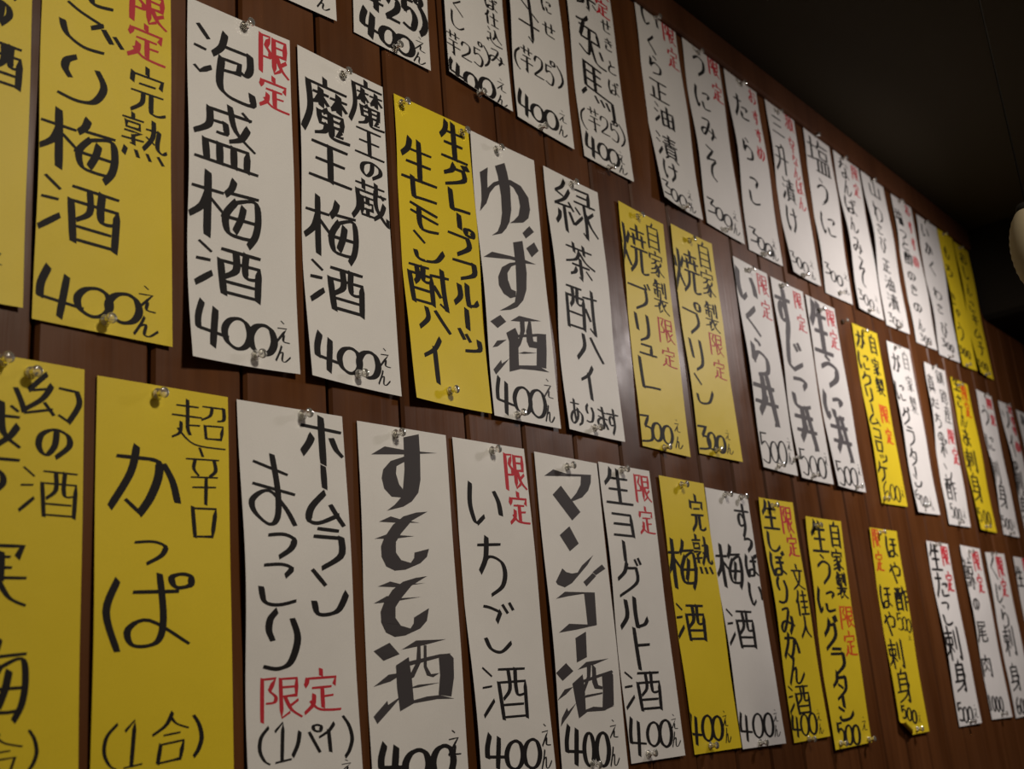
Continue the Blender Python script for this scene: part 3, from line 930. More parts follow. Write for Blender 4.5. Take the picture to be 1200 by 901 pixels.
('g5', 'w', 'white bottom row strip priced 1000, right of the octopus sashimi strip', (2479.9, 1491.4, 125.1, -0.4, -3.3, -356.7), (0, 2, 2, 6.24), """
g 鯨 2500.7 1431.6 67.1 66.9 7
g の 2507.9 1367.1 35.6 24.4 7.1
g 尾 2513.3 1310.7 61.1 43 7.1
g 肉 2507.3 1241.1 61.1 42.2 7.1
g 1 2483.9 1168.8 8.3 32.3 7
g 0 2505 1164.4 17.3 29.3 7.1
g 0 2527.9 1162.6 17.5 29.5 7.2
g 0 2551.2 1161.7 17.8 29.7 7.3
r 限 2569.6 1462 42.8 44.2 7.3
r 定 2565 1412.6 37.3 39.8 7.3
"""),
('g6', 'w', 'white bottom row strip for whale sashimi, right of the strip priced 1000', (2639.5, 1485.6, 134, 4.1, -10.7, -355.4), (0, 2, 1, 1.66), """
g く 2676.5 1452.5 41.9 50.6 7.8
g じ 2679.7 1394.4 42.9 40.9 7.8
g ら 2690.7 1344.7 45.7 49.8 7.9
g 刺 2690.6 1292.6 70.7 64.1 7.9
g 身 2676.6 1214.6 65.3 57.5 7.9
g 6 2660.2 1155.2 21.9 33 7.9
g 0 2685.1 1152.8 19.2 30.9 8
g 0 2708.8 1150.9 19.5 31.1 8.1
r 限 2727.5 1457.7 43.6 46.2 8
r 定 2726.6 1410.3 41 40.7 8
"""),
('g7', 'w', 'sliver of white strip cut by the right edge in the bottom row', (2838.2, 1487.5, 148.3, 0.1, -11.8, -354.8), (0, 2, 1, 3.36), """
g 生 2861.4 1440.4 53.8 44.8 8.6
r 限 2924.9 1475.9 42.7 37.7 8.9
"""),
]
PINS = """c3 t 631.9 1901.1 2.4
c3 b 636 1547.6 6.1
c2 b 483.9 1548.7 3.2
c4 t 764.3 1900.1 2.4
c4 b 765.4 1553.3 5.3
c5 l 854.6 1900.6 2.2
c5 r 958 1901.3 2.3
c5 b 901 1558.7 6.1
a2 b 847.7 1970.9 3.2
a3 b 993.5 1967.9 4.9
a4 b 1120.2 1968.6 4.1
a5 b 1278.4 1963.2 3.7
c6 t 1022.3 1901.1 2.5
c6 b 1018.6 1550 4.6
c7 t 1180.9 1904.8 2.5
c7 b 1173.7 1556.6 4.8
c8 t 1342.3 1905.4 2.8
c8 b 1339.5 1552.7 3
c9 t 1489.6 1909.2 2.7
c9 b 1484.2 1567.9 3
a6 t 1475.3 2309 2.5
a6 b 1478.9 1962 6.6
a7 t 1610.3 2301.9 2.5
a7 b 1616.5 1964.3 4.1
a8 t 1760.8 2301.6 2.5
a8 b 1752.5 1958.6 3.2
a9 t 1906.6 2300 2.6
a9 b 1896.2 1954.7 6.1
b1 t 2075.6 2312.7 2.5
b1 b 2062.6 1961.7 3.3
b2 t 2204.8 2305.6 2.6
b2 b 2194.4 1953.9 5.2
b3 t 2356.7 2303.9 2.5
b3 b 2345.7 1951.9 3.1
b4 t 2512.5 2300.9 2.6
b4 b 2511 1947.5 3.3
b5 t 2671 2296.3 2.6
b5 b 2649.4 1944.5 3.5
b6 t 2801.6 2302.6 2.2
b6 b 2765.6 1945.7 5.2
b7 t 2916 2297.2 2.2
b7 b 2902.5 1947.2 6.4
d1 t 1683 1909.5 2.4
d1 b 1682.3 1568.2 4.1
d2 t 1805.7 1912.3 2.5
d2 b 1805.3 1565.6 5.1
d2 w 1749.7 1589.4 0.4
d3 t 1953.1 1899.5 2.5
d3 b 1981.8 1564.5 4.9
xx w 2059.3 1901.2 0.4
d4 t 2147.3 1900.1 2.5
d4 b 2105.4 1554.5 3.3
d5 t 2310.8 1898.9 2.5
d5 b 2311.6 1560.4 4.9
d6 t 2521.3 1894.9 3.3
d6 b 2498.2 1540.4 3.7
d7 t 2682.6 1881.7 2.6
d7 b 2669 1544.4 5.4
d8 t 2868.1 1888.8 2.5
d8 b 2845.1 1541.8 3
d9 t 3040.2 1889.3 2.4
f1 l 399.1 1497 2.1
f1 r 422.1 1491.8 2.1
f2 t 534.7 1493.8 2.1
f3 t 693.4 1499.8 2.2
f4 t 817.1 1498.5 2.2
f5 t 969.9 1500.7 2.2
f6 t 1110.5 1498.6 2.2
f6 b 1103.3 1151.1 3.2
f7 t 1228 1508 2.5
f7 b 1219.8 1154.3 2.9
f8 t 1373.8 1503.7 2.4
f8 b 1365.3 1154.5 2.9
f9 l 1495.8 1501.9 2.5
f9 r 1543.6 1503.1 2.5
f9 b 1498.8 1150 3.7
g1 t 1639.5 1497.8 3.2
g1 b 1648.7 1146.1 3
g2 t 1787.5 1477.5 3.4
g2 l2 1750.9 1133.3 5
g2 r2 1858.8 1132.4 4.7
g3 t 2056.1 1485.8 2.9
g3 b 2069.1 1138 4.1
g4 t 2333.5 1481.9 2.8
g4 b 2345.5 1137.7 3.1
g5 t 2528 1479.8 2.8
g5 b 2539.7 1143.6 3.1
g6 t 2681.2 1484.4 2.6
g6 b 2690.7 1137.1 3.1"""
GROOVES = [-160.6, -61.3, 38, 137.3, 236.6, 335.9, 425.1, 529.9, 626.5, 730.2, 830.3, 932.9, 1032.9, 1134.7, 1235.5, 1337.2, 1437, 1533.6, 1634.6, 1731.8, 1826.1, 1928.2, 2024.3, 2123.8, 2217, 2308.4, 2411.9, 2520.5, 2619.8, 2719.1, 2818.4, 2917.7, 3017, 3116.3, 3215.6, 3314.9, 3414.2, 3513.5, 3612.8, 3712.1, 3811.4, 3910.7, 4010, 4109.3, 4208.6, 4307.9, 4407.2, 4506.5, 4605.8, 4705.1]
GLYPHS = """限 10,5 8,100;10,6 40,4 26,32;c26,32 40,46 36,58 18,60;52,6 90,5 88,44 54,46;54,25 88,24;52,6 53,94 72,82;92,55 70,70;c62,48 76,76 100,94
定 50,0 50,12;c14,22 12,30 8,36;14,20 88,18 84,34;26,42 76,40;52,42 52,86;54,62 80,60;c30,58 26,80 5,98;c20,72 40,90 70,94 98,94
完 50,0 50,14;14,18 12,36;14,20 88,18 84,34;30,38 70,36;10,56 90,53;c40,56 36,78 10,98;c60,56 60,88 66,94 80,94 96,88
熟 28,0 28,10;6,14 50,12;14,22 42,21 42,34 14,35 14,22;10,44 44,42 28,52;28,52 29,72 22,70;4,62 50,58;c72,4 70,40 50,74;56,26 84,24;c84,24 80,60 90,72 100,66;56,44 74,56;12,84 8,98;34,84 38,97;58,84 64,97;82,82 92,97
梅 24,0 24,100;2,28 46,26;c24,32 16,56 0,74;26,38 46,58;c62,0 58,14 50,26;54,22 98,18;c64,34 50,60 54,86 72,90 92,88;c62,36 92,24 98,50 94,80 84,100;44,62 100,60;c76,40 72,60 64,82
泡 8,2 24,18;2,36 20,37;2,68 10,74 28,62;c52,0 46,22 32,38;46,20 94,18;c94,18 94,40 86,52 78,50;46,40 76,38 74,54 46,58;c46,40 42,80 52,94 72,98 96,96 96,80
盛 22,14 92,10;c26,14 24,40 2,58;28,32 50,30;c50,30 50,46 36,48;c58,0 66,36 96,60;c86,26 74,46 56,56;78,2 90,12;18,66 20,94;18,66 84,64 82,94;40,66 40,94;62,65 62,94;2,96 100,94
魔 50,0 50,10;12,14 96,12;c14,14 16,60 0,98;24,28 56,27;c40,20 40,30 40,48;c38,32 30,42 22,46;42,32 54,44;60,28 96,26;c78,20 78,30 78,48;c76,32 68,42 62,46;80,30 94,42;52,52 44,58;34,58 84,56 82,76 36,78 34,58;58,56 58,78;35,67 83,66;c50,78 44,90 24,98;c60,78 60,94 70,97 98,95;80,80 72,90 84,89
王 8,6 92,4;16,48 84,46;0,96 100,94;50,6 50,96
の c58,12 52,60 26,92 4,66 12,26 52,4 92,18 98,54 58,96
蔵 10,10 92,8;32,0 32,20;68,0 68,18;14,28 96,26;c14,28 16,70 0,98;26,42 60,41;26,42 26,86 60,85;26,56 56,55 56,70 26,71;42,42 42,56;42,71 42,85;c66,20 68,60 98,96 100,80;c90,46 80,70 60,88;80,24 88,32
こ c14,8 60,4 86,12 70,30;c4,60 14,92 50,98 96,88
4 c20,0 6,36 4,64;2,64 100,72;62,12 48,100
0 c60,0 24,12 2,44 10,80 44,98 80,84 98,50 88,14 60,0
え 40,0 60,10;12,34 82,30 4,92;c36,62 56,60 52,88 98,92
ん c44,0 30,40 2,100;c22,56 50,40 44,92 66,98 100,64
っ c4,10 60,2 96,20 84,60 40,98
ぱ c14,12 2,52 14,100;32,26 84,23;c62,2 66,60 58,90 32,94 26,74 50,62 96,92;c86,0 76,6 82,18 98,14 98,2 86,0
( c90,0 20,26 4,60 40,88 90,100
) c10,0 70,24 96,56 60,84 10,100
1 8,22 56,0 40,96;2,99 96,94
合 c54,0 36,24 0,42;c50,8 66,22 100,32;30,44 76,40;22,62 14,98;22,62 86,56 76,92 14,98
超 28,0 28,36;8,14 48,12;0,36 54,34;c28,36 28,60 32,74;32,54 50,52;c16,50 14,72 0,84;c10,64 40,94 98,96;56,8 96,6;c96,6 96,30 84,36;c74,8 70,26 54,38;60,50 62,78;60,50 94,47 90,76 62,78
辛 42,0 50,14;2,22 98,18;c28,22 24,38 38,50;c84,20 88,38 70,50;16,54 94,50;20,72 88,68;60,54 58,100
口 6,2 14,98;6,6 92,2 78,94 14,97
幻 c46,0 34,18 20,40;20,42 54,30;c54,24 40,56 10,88;c0,42 8,66 14,90;14,92 56,76;44,64 58,88;66,26 94,28;c94,28 98,56 82,98;82,98 66,86
ー 50,0 52,100
ム c50,0 10,50 2,90 30,96 88,66;c66,38 84,72 100,98
ラ 20,2 88,4;6,22 96,22;c96,22 92,66 28,100
ン 0,2 36,34;c2,72 16,98 70,90 100,52
ま 10,12 84,26;6,44 98,54;c52,0 60,50 56,88 36,100 6,84 4,66 40,52 74,74 94,98
パ c26,20 18,60 0,98;c58,24 74,60 90,94;c84,0 72,6 78,20 94,22 98,6 84,0
イ c84,0 54,26 4,46;54,24 58,100
す 2,22 98,20;c60,0 62,40 62,70 44,100;c60,44 40,30 24,44 32,66 60,62
も c50,0 40,50 40,96 80,100 96,70 90,56;14,26 74,24;14,48 74,46
い c8,0 4,50 14,90 24,98;24,98 44,80;c80,14 92,40 96,70
ち 4,14 88,10;c38,0 30,36 8,60;c8,60 40,34 84,40 98,60 84,84 42,100
ゆ c6,20 2,60 10,90;c10,60 30,20 90,10 98,60 50,74;c50,0 56,50 50,80 26,100
ず 2,28 90,26;c56,6 58,44 58,74 40,100;c56,48 36,36 22,48 30,70 56,66;72,0 84,12;86,-6 98,8
生 c26,0 20,24 2,44;22,26 88,24;14,58 84,56;0,98 100,96;52,0 52,96
グ c42,10 30,34 2,54;36,24 78,22;c78,22 76,60 4,98;76,0 84,14;90,-4 98,10
レ c10,0 12,60 14,96;c14,96 50,92 98,90
プ 2,30 76,34;c76,34 80,66 34,98;c86,0 72,6 78,22 96,22 98,6 86,0
フ 4,8 92,6;c92,6 90,60 34,98
ブ 2,18 80,16;c80,16 80,64 34,98;78,0 86,14;92,-6 100,10
ル c24,10 26,60 2,98;c56,0 56,50 60,96;c60,96 84,88 98,70
ツ 4,4 24,44;36,22 52,50;c96,40 92,80 26,98
ッ 6,14 20,44;40,6 52,34;c94,8 88,60 26,98
モ 2,4 96,28;2,34 98,56;c32,20 32,70 38,92;c38,96 60,98 98,92
酎 2,6 50,4;2,26 6,98;2,26 54,26 54,96;c20,6 22,34 14,48;c36,6 34,32 40,42 52,40;8,64 52,64;6,95 54,94;52,20 98,16;c82,0 84,60 88,100;88,100 72,88;60,46 74,70
ハ c28,4 30,50 2,98;c56,8 76,50 98,92
緑 c28,0 20,14 4,26;4,26 22,32;c38,16 24,36 0,52;0,52 40,48;34,40 44,54;22,52 22,100;c10,64 8,76 0,88;34,60 42,80;54,6 86,4 84,30;56,18 84,17;48,32 100,30;c72,32 74,70 72,98;72,98 64,90;50,44 60,54;66,58 46,78;94,42 80,54;c76,50 84,70 100,88
茶 6,14 94,12;32,0 32,24;66,0 66,24;c50,20 36,44 0,60;c50,22 70,46 100,58;20,62 80,60;50,42 50,100 42,94;c34,72 26,84 12,92;68,70 86,88
あ 10,16 82,14;c42,0 38,50 44,84;c66,34 60,70 22,96 4,80 20,54 60,40 98,56 92,84 66,98
自 52,0 40,14;12,16 12,98;12,16 88,14 88,98;12,42 88,41;12,66 88,65;12,92 88,91
家 50,0 50,10;8,16 6,32;8,16 94,14 90,28;20,34 78,32;c50,34 40,46 14,54;c36,44 60,60 58,96 42,90;c48,56 36,68 10,76;c54,68 40,84 4,94;c84,42 76,52 62,58;c60,56 72,76 100,90
製 c24,0 20,10 8,16;20,8 56,7;4,20 62,19;32,0 32,50;14,30 14,44;14,30 52,29 50,44;70,4 70,34;c88,0 88,30 88,46 80,42;50,48 50,56;4,60 98,58;c48,60 36,76 2,84;34,70 36,98 56,88;82,66 62,78;c56,60 70,84 100,98
焼 c20,8 20,50 0,98;4,26 8,46;38,22 28,42;c20,60 26,72 36,86;44,12 94,10;68,0 68,24;42,28 98,26;54,20 54,40;84,18 84,40;40,48 100,46;c58,48 54,76 34,96;c76,48 74,86 80,94 98,90
リ 10,4 18,60;c84,0 88,50 76,80 30,100
ュ 14,16 72,14 68,88;0,92 100,90
く c80,0 40,28 10,46;c10,46 50,70 92,100
ら c40,0 56,4 66,12;c20,18 18,40 14,60;c14,60 50,34 92,48 86,84 30,98
じ c24,0 14,50 16,84 40,98;40,98 96,70;58,10 72,28;80,2 92,20
う 36,0 62,12;c6,42 50,24 94,34 88,70 40,100
に c10,4 2,50 12,98;12,98 24,84;c50,22 80,14 94,22 82,36;c46,66 56,94 96,88
が 4,26 56,24;c56,24 78,26 70,70 52,98 36,90;c38,0 34,50 2,96;c72,28 84,44 90,62;78,4 86,16;92,0 100,12
ク c42,0 30,24 2,48;36,18 90,14;c90,14 88,60 12,98
コ 8,8 90,8 88,90;4,92 96,90
ケ c28,0 22,30 2,52;22,26 98,24;c64,26 62,70 28,98
タ c40,0 30,30 4,50;34,20 88,18;c88,18 80,66 20,100;36,44 66,60
し c12,0 8,60 24,94 60,98 96,72
ぼ c12,6 4,50 14,98 20,90;38,22 84,20;36,44 90,42;c64,20 68,70 58,94 30,96 28,78 56,70 98,92;84,0 90,10;94,-6 100,6
ほ c12,6 4,50 14,98 20,90;38,16 92,14;36,42 94,40;c66,16 68,70 58,94 30,96 28,78 56,70 98,92
ば c14,4 4,50 14,98 20,90;38,28 92,26;c66,8 68,60 58,92 30,94 28,74 56,66 98,92;82,0 88,10;94,-4 100,6
み c14,12 60,8 40,60 12,96 0,76 30,56 98,74;c78,40 80,70 60,100
文 50,0 52,14;4,24 96,22;c74,24 54,70 2,98;c24,26 50,76 100,96
佳 c28,0 18,28 0,46;16,34 16,100;40,18 92,16;66,0 66,44;36,44 98,42;40,68 94,66;66,50 66,94;32,96 100,94
人 c50,0 46,50 0,98;c48,40 66,74 100,98
激 4,6 16,18;0,36 12,44;0,90 18,62;38,0 32,10;26,12 26,42;26,12 50,11 50,42;26,26 50,25;26,40 50,40;38,44 38,54;20,58 58,56;c36,58 34,80 20,98;36,72 52,70;c52,70 52,96 42,94;c72,0 68,26 58,40;68,22 98,20;c90,22 84,70 58,98;c66,42 80,76 100,96
三 14,8 86,6;18,48 80,46;0,94 100,92
升 c60,0 50,12 14,18;2,52 98,48;c34,16 36,60 8,98;72,4 72,100
漬 6,4 20,18;0,34 16,42;0,94 22,64;34,12 96,10;40,24 90,23;30,36 100,35;64,0 64,36;42,44 42,82;42,44 88,43 88,82;42,56 88,55;42,69 88,68;42,82 88,81;50,86 32,98;78,86 98,98
け c14,4 4,50 12,98;12,98 22,84;38,30 98,28;c74,2 78,60 50,100
油 8,2 24,16;0,36 18,44;0,94 26,62;40,28 40,98;40,28 96,26 94,96;68,2 68,96;40,60 96,58;40,94 96,92
正 6,6 94,4;52,6 52,94;54,48 88,46;22,44 22,94;0,96 100,94
そ 18,4 76,10 10,46;c8,46 90,36 50,60 44,86 80,98
た 6,22 58,20;c34,0 30,50 4,98;c54,46 80,42 92,44 82,54;c50,72 52,94 98,90
だ 6,22 54,20;c32,0 28,50 4,98;c54,46 80,42 90,44 82,54;c50,72 52,94 98,90;76,4 84,16;90,-2 98,10
お 6,24 66,22;c34,0 36,60 34,92 4,80 20,56 70,44 92,72 60,96;80,10 96,26
め c18,10 24,50 50,84;c64,4 58,60 22,94 2,74 20,36 90,20 98,60 62,98
塩 4,26 42,24;22,2 22,66;0,70 42,62;c60,0 56,14 46,26;56,14 98,12;58,28 58,50;58,28 92,27 90,50 58,50;46,60 46,94;46,60 94,58 92,94;62,60 62,94;78,60 78,94;36,98 100,96
な 4,24 56,20;c32,0 28,30 6,56;74,14 94,30;c66,40 68,80 56,96 34,94 32,78 60,74 92,96
山 50,4 50,94;6,36 8,96 94,94;94,32 94,98
わ 22,0 22,100;2,24 36,22 4,74;c4,74 50,24 98,34 94,76 56,96
さ 4,24 96,18;c44,0 56,30 74,50;c20,62 20,98 84,96
び c8,20 34,16 20,60 50,100 72,60 64,20 90,60;80,0 86,10;94,0 100,10
芋 4,14 96,12;32,0 32,26;68,0 68,26;20,40 82,38;2,62 98,60;52,40 52,98;52,98 40,90
2 c8,24 30,0 84,6 80,44 4,92;4,94 100,92
5 18,4 14,42;c14,42 60,30 96,56 70,98 6,92;18,4 80,2
3 8,6 80,2 44,40;c44,40 96,48 90,86 6,98
6 c70,0 10,30 4,80 50,104 92,80 70,50 10,68
° c50,0 5,20 10,85 60,98 98,60 85,10 50,0
仕 c28,0 18,28 0,46;16,34 16,100;36,38 100,36;68,2 68,94;42,96 98,94
込 8,4 20,18;2,40 22,38 20,76;c20,76 0,80 0,92;c20,80 50,98 100,94;c58,20 52,50 36,70;c54,6 70,50 98,72
才 4,8 96,42;60,0 64,100 46,92;6,66 96,62
赤 20,14 80,12;50,0 50,34;2,36 98,34;c36,36 34,70 4,94;60,36 60,98 50,90;16,56 8,72;82,54 96,70
兎 c46,0 30,12 4,16;30,14 14,50;12,26 72,24 80,50 16,52;48,26 44,50;c46,52 38,84 8,74;c48,52 58,84 70,96 98,98;80,64 88,78
馬 14,4 14,52;14,4 68,8;14,20 64,22;14,36 64,38;14,52 94,62;c94,62 94,96 84,100;44,6 44,54;14,60 0,72;40,66 48,76;58,68 66,78;74,68 82,80
せ 0,40 100,32;72,4 72,60 60,62;c28,14 26,80 36,92 90,92
き 10,20 84,14;6,42 92,34;c40,0 56,30 76,58;c22,64 18,98 80,94
と c28,4 34,24 42,40;c88,30 20,50 10,90 50,98 96,92
刺 2,20 56,18;28,0 28,100;8,34 8,54;8,34 50,33 48,54 8,54;c26,54 18,74 0,86;30,56 52,76;68,12 68,66;c94,2 94,60 94,98 82,90
身 50,0 40,12;22,14 22,66;22,14 80,12;c80,12 80,70 80,98 66,92;22,30 80,29;22,46 80,45;0,68 80,64;c92,46 60,80 6,98
真 10,14 92,12;50,0 50,26;22,28 22,74;22,28 80,27 80,74;22,43 80,42;22,58 80,57;22,74 80,73;0,80 100,79;34,84 14,98;66,84 88,98
酢 2,8 50,6;6,28 8,98;6,28 48,26 48,96;18,8 18,50;34,8 34,50;10,66 46,65;8,94 48,93;c66,0 62,20 52,34;64,18 100,16;76,18 76,98;76,42 98,40;76,64 98,62
ポ 2,32 80,30;42,8 42,100;c22,48 18,64 2,82;62,44 86,76;c88,0 78,6 84,18 98,14 98,2 88,0
釧 c26,0 18,16 0,30;c28,4 38,16 50,26;10,36 42,35;0,54 48,53;26,36 26,92;8,66 14,80;42,64 36,80;0,96 50,92;c62,8 62,70 52,98;78,12 78,84;96,4 96,98
路 6,6 6,36;6,6 40,5 40,36 6,36;24,36 24,88;26,58 42,57;8,52 8,92;0,96 44,86;c64,0 58,20 50,32;62,14 88,13;c88,13 78,40 46,58;c60,24 80,46 100,54;56,64 56,98;56,64 88,63 88,96 56,96
産 50,0 50,10;10,14 90,12;32,18 36,30;70,16 62,28;8,34 98,32;c12,34 14,70 0,98;34,40 26,54;32,50 86,48;34,70 84,68;58,40 58,94;20,96 98,94
鯨 c22,0 16,14 2,24;18,10 40,9 30,24;6,28 6,66;6,28 46,27 46,66;6,46 46,45;26,28 26,66;6,66 46,65;2,80 0,94;16,78 18,92;30,78 34,90;44,76 50,88;74,0 74,12;54,16 100,14;60,28 60,50;60,28 94,27 92,50 60,50;c76,50 78,90 74,98 66,94;62,62 54,84;86,62 98,80
尾 14,6 90,5 88,24;14,24 88,23;c14,6 16,60 0,98;66,32 26,42;22,54 90,48;18,70 96,64;c50,38 48,88 54,96 94,94 98,80
肉 10,20 10,98;10,20 92,18;c92,18 92,96 86,98 78,94;c50,0 48,20 26,44;52,22 78,42;c50,48 46,60 26,76;52,58 76,76
ソ 8,10 26,36;c90,4 84,60 30,98
キ 8,30 88,22;2,62 98,52;40,0 60,100
チ c78,4 50,14 20,16;0,44 100,42;c52,14 54,70 24,100
や c4,46 50,20 96,26 90,60 60,62;58,0 68,16;c22,14 36,50 56,100
ヨ 4,6 92,5 96,96;8,48 92,46;2,96 96,94
ト 30,0 38,100;34,42 98,40
ろ 10,8 70,4 14,54;c14,54 60,34 98,50 84,90 24,98
越 28,0 28,36;8,14 44,12;0,36 50,34;c28,36 28,60 32,74;32,54 46,52;c16,50 14,72 0,84;c10,64 40,94 98,96;52,24 96,22;c54,24 56,50 50,72;50,72 64,62;c70,0 74,50 98,74;c94,38 84,56 68,72;84,4 94,12
寒 50,0 50,10;10,14 8,28;10,14 92,12 86,26;26,28 76,27;36,22 36,56;64,22 64,56;24,42 78,41;4,56 98,54;c40,56 28,76 2,92;c60,56 76,80 98,90;46,66 60,76;36,84 62,98
物 c20,0 16,14 6,24;4,22 44,18;26,0 26,100;0,62 46,50;c62,0 56,20 46,34;60,16 96,14;c96,14 96,70 84,98 76,90;c72,20 66,44 48,62;c86,20 78,60 54,84
か 12,17 56,16;c56,16 68,20 68,42 57,74 43,98;43,98 24,80;c38,0 30,40 4,92;c76,22 88,46 95,76
ご c10,2 30,14 66,26;66,26 48,42;68,36 80,60;86,42 98,62;c2,52 10,80 36,96 68,92
五 c6,7 26,10 56,19;56,19 43,37;65,4 78,20;87,0 96,13;c2,73 16,94 46,100 80,82
り c36,0 18,14 14,32 24,48;c82,14 96,46 76,84 40,96 0,92
ホ 2,22 98,26;50,0 50,100;c26,44 18,60 2,82;c74,44 84,66 98,80
酒 6,4 24,20;2,40 22,38;0,90 24,64;40,8 100,8;38,32 42,98;38,32 98,31 95,98;c62,10 62,44 46,62;c78,8 76,40 80,56 96,54;44,73 90,73;42,95 96,95
丼 0,26 90,24;2,58 100,57;c42,4 42,50 20,78;64,0 88,96;90,96 76,98;40,36 56,46;56,46 44,54
"""

# ---------------------------------------------------------------- setting
X0, X1 = GROOVES[0] / 1000, GROOVES[-1] / 1000
v, f = box(X0, X1, 0.008, 0.04, 0.0, CEIL)
wall = link('wall_back', mesh('wall_back', v, f), GROOVE)
wall['kind'] = 'structure'
for i in range(len(GROOVES) - 1):
    a, b = GROOVES[i] / 1000 + 0.0018, GROOVES[i + 1] / 1000 - 0.0018
    w = b - a
    c = 0.0030                                    # eased long edges
    z0, z1 = 0.06, CEIL - 0.002
    prof = [(0, 0.008), (0, c), (c, 0), (w - c, 0), (w, c), (w, 0.008)]
    v = [(x, y, z) for z in (0, z1 - z0) for x, y in prof]
    f = [(k, k + 1, k + 7, k + 6) for k in range(5)] + [(5, 4, 3, 2, 1, 0), (6, 7, 8, 9, 10, 11)]
    link('plank', mesh('plank', v, f), WOOD, wall, (a, 0, z0))

# crown moulding over the plank tops, with an eased lower edge
h = CEIL - TRIM + 0.004
prof = [(0, 0), (-0.006, 0), (-0.009, 0.002), (-0.010, 0.006), (-0.010, h), (0, h)]
v = [(x, y, z) for x in (X0, X1) for y, z in prof]
n = len(prof)
f = [(k, (k + 1) % n, (k + 1) % n + n, k + n) for k in range(n)] + [tuple(range(n)), tuple(range(2 * n - 1, n - 1, -1))]
trim = link('trim_1', mesh('trim_1', v, f), TRIMM, None, (0, -0.0002, CEIL - h))
trim['kind'] = 'structure'
v, f = box(X0, X1, -0.016, 0.0, 0.0, 0.085)
bb = link('baseboard_back', mesh('baseboard_back', v, f), TRIMM)
bb['kind'] = 'structure'
v, f = box(X0, X1, -3.2, 0.04, CEIL, CEIL + 0.05)
ce = link('ceiling', mesh('ceiling', v, f), CEILM)
ce['kind'] = 'structure'
v, f = box(X0, X1, -3.2, 0.04, -0.05, 0.0)
fl = link('floor', mesh('floor', v, f), FLOORM)
fl['kind'] = 'structure'
v, f = box(X1, X1 + 0.05, -3.2, 0.04, -0.05, CEIL + 0.05)
wr = link('wall_right', mesh('wall_right', v, f), CEILM)
wr['kind'] = 'structure'
# dark boxed-in beam that drops below the ceiling at the far end, eased lower corners
xa, xb, za, zb, e = 2.995, X1, 2.120, CEIL - 0.001, 0.03
prof = [(xb, zb), (xa, zb), (xa, za + e), (xa + 0.009, za + 0.009), (xa + e, za), (xb, za)]
v = [(x, y, z) for y in (-0.001, -0.34) for x, z in prof]
n = len(prof)
f = [(k, (k + 1) % n, (k + 1) % n + n, k + n) for k in range(n)] + [tuple(range(n)), tuple(range(2 * n - 1, n - 1, -1))]
bm_ = link('trim_2', mesh('trim_2', v, f), HOOD)
bm_['kind'] = 'structure'


# ---------------------------------------------------------------- strips
# <D>
def bow(u, v, L, M, T, ph):
    """how far (m) the sheet stands off the wall at u across, v down"""
    import math
    s = max(0.0, (v - 0.62) / 0.38)
    d = 1.7 + 0.6 * M * math.sin(math.pi * min(1, max(0, v))) * (0.75 + 0.25 * (2 * u - 1) ** 2)
    d += 1.7 * M * math.sin(5.2 * v + ph) * (1 - u) * math.sin(math.pi * v) ** 2
    d += 0.55 * M * math.sin(7.0 * v + 2 * ph) * u * math.sin(math.pi * v) ** 2
    d += L * (1 - u) ** 1.7 * s ** 1.7
    d += (0.2 * L + 1.8) * u ** 2 * s ** 2 + 0.6 * s
    t = max(0.0, 1 - v / 0.22)
    d += T * (1 - u) ** 2 * t * t + 0.6 * T * u ** 3 * t * t
    return max(0.6, d) / 1000
# </D>


def catmull(P):
    out = []
    n = len(P)
    for i in range(n - 1):
        p0 = P[max(0, i - 1)]; p1 = P[i]; p2 = P[i + 1]; p3 = P[min(n - 1, i + 2)]
        closed = P[0] == P[-1]
        if closed and i == 0: p0 = P[-2]
        if closed and i == n - 2: p3 = P[1]
        for k in range(5):
            t = k / 5
            out.append(tuple(0.5 * (2 * b + (c - a) * t + (2 * a - 5 * b + 4 * c - d) * t * t + (3 * b - a - 3 * c + d) * t ** 3)
                             for a, b, c, d in zip(p0, p1, p2, p3)))
    out.append(P[-1])
    return out


GL = {}
for line in GLYPHS.strip().split('\n'):
    ch, data = line.split(' ', 1)
    ss = []
    for s in data.split(';'):
        curve = s[0] == 'c'
        pts = [tuple(float(q) for q in p.split(',')) for p in s.lstrip('c').split()]
        ss.append((curve, pts))
    GL[ch] = ss

NIB = Vector((1.0, -0.13)).normalized()           # chisel nib, held almost level


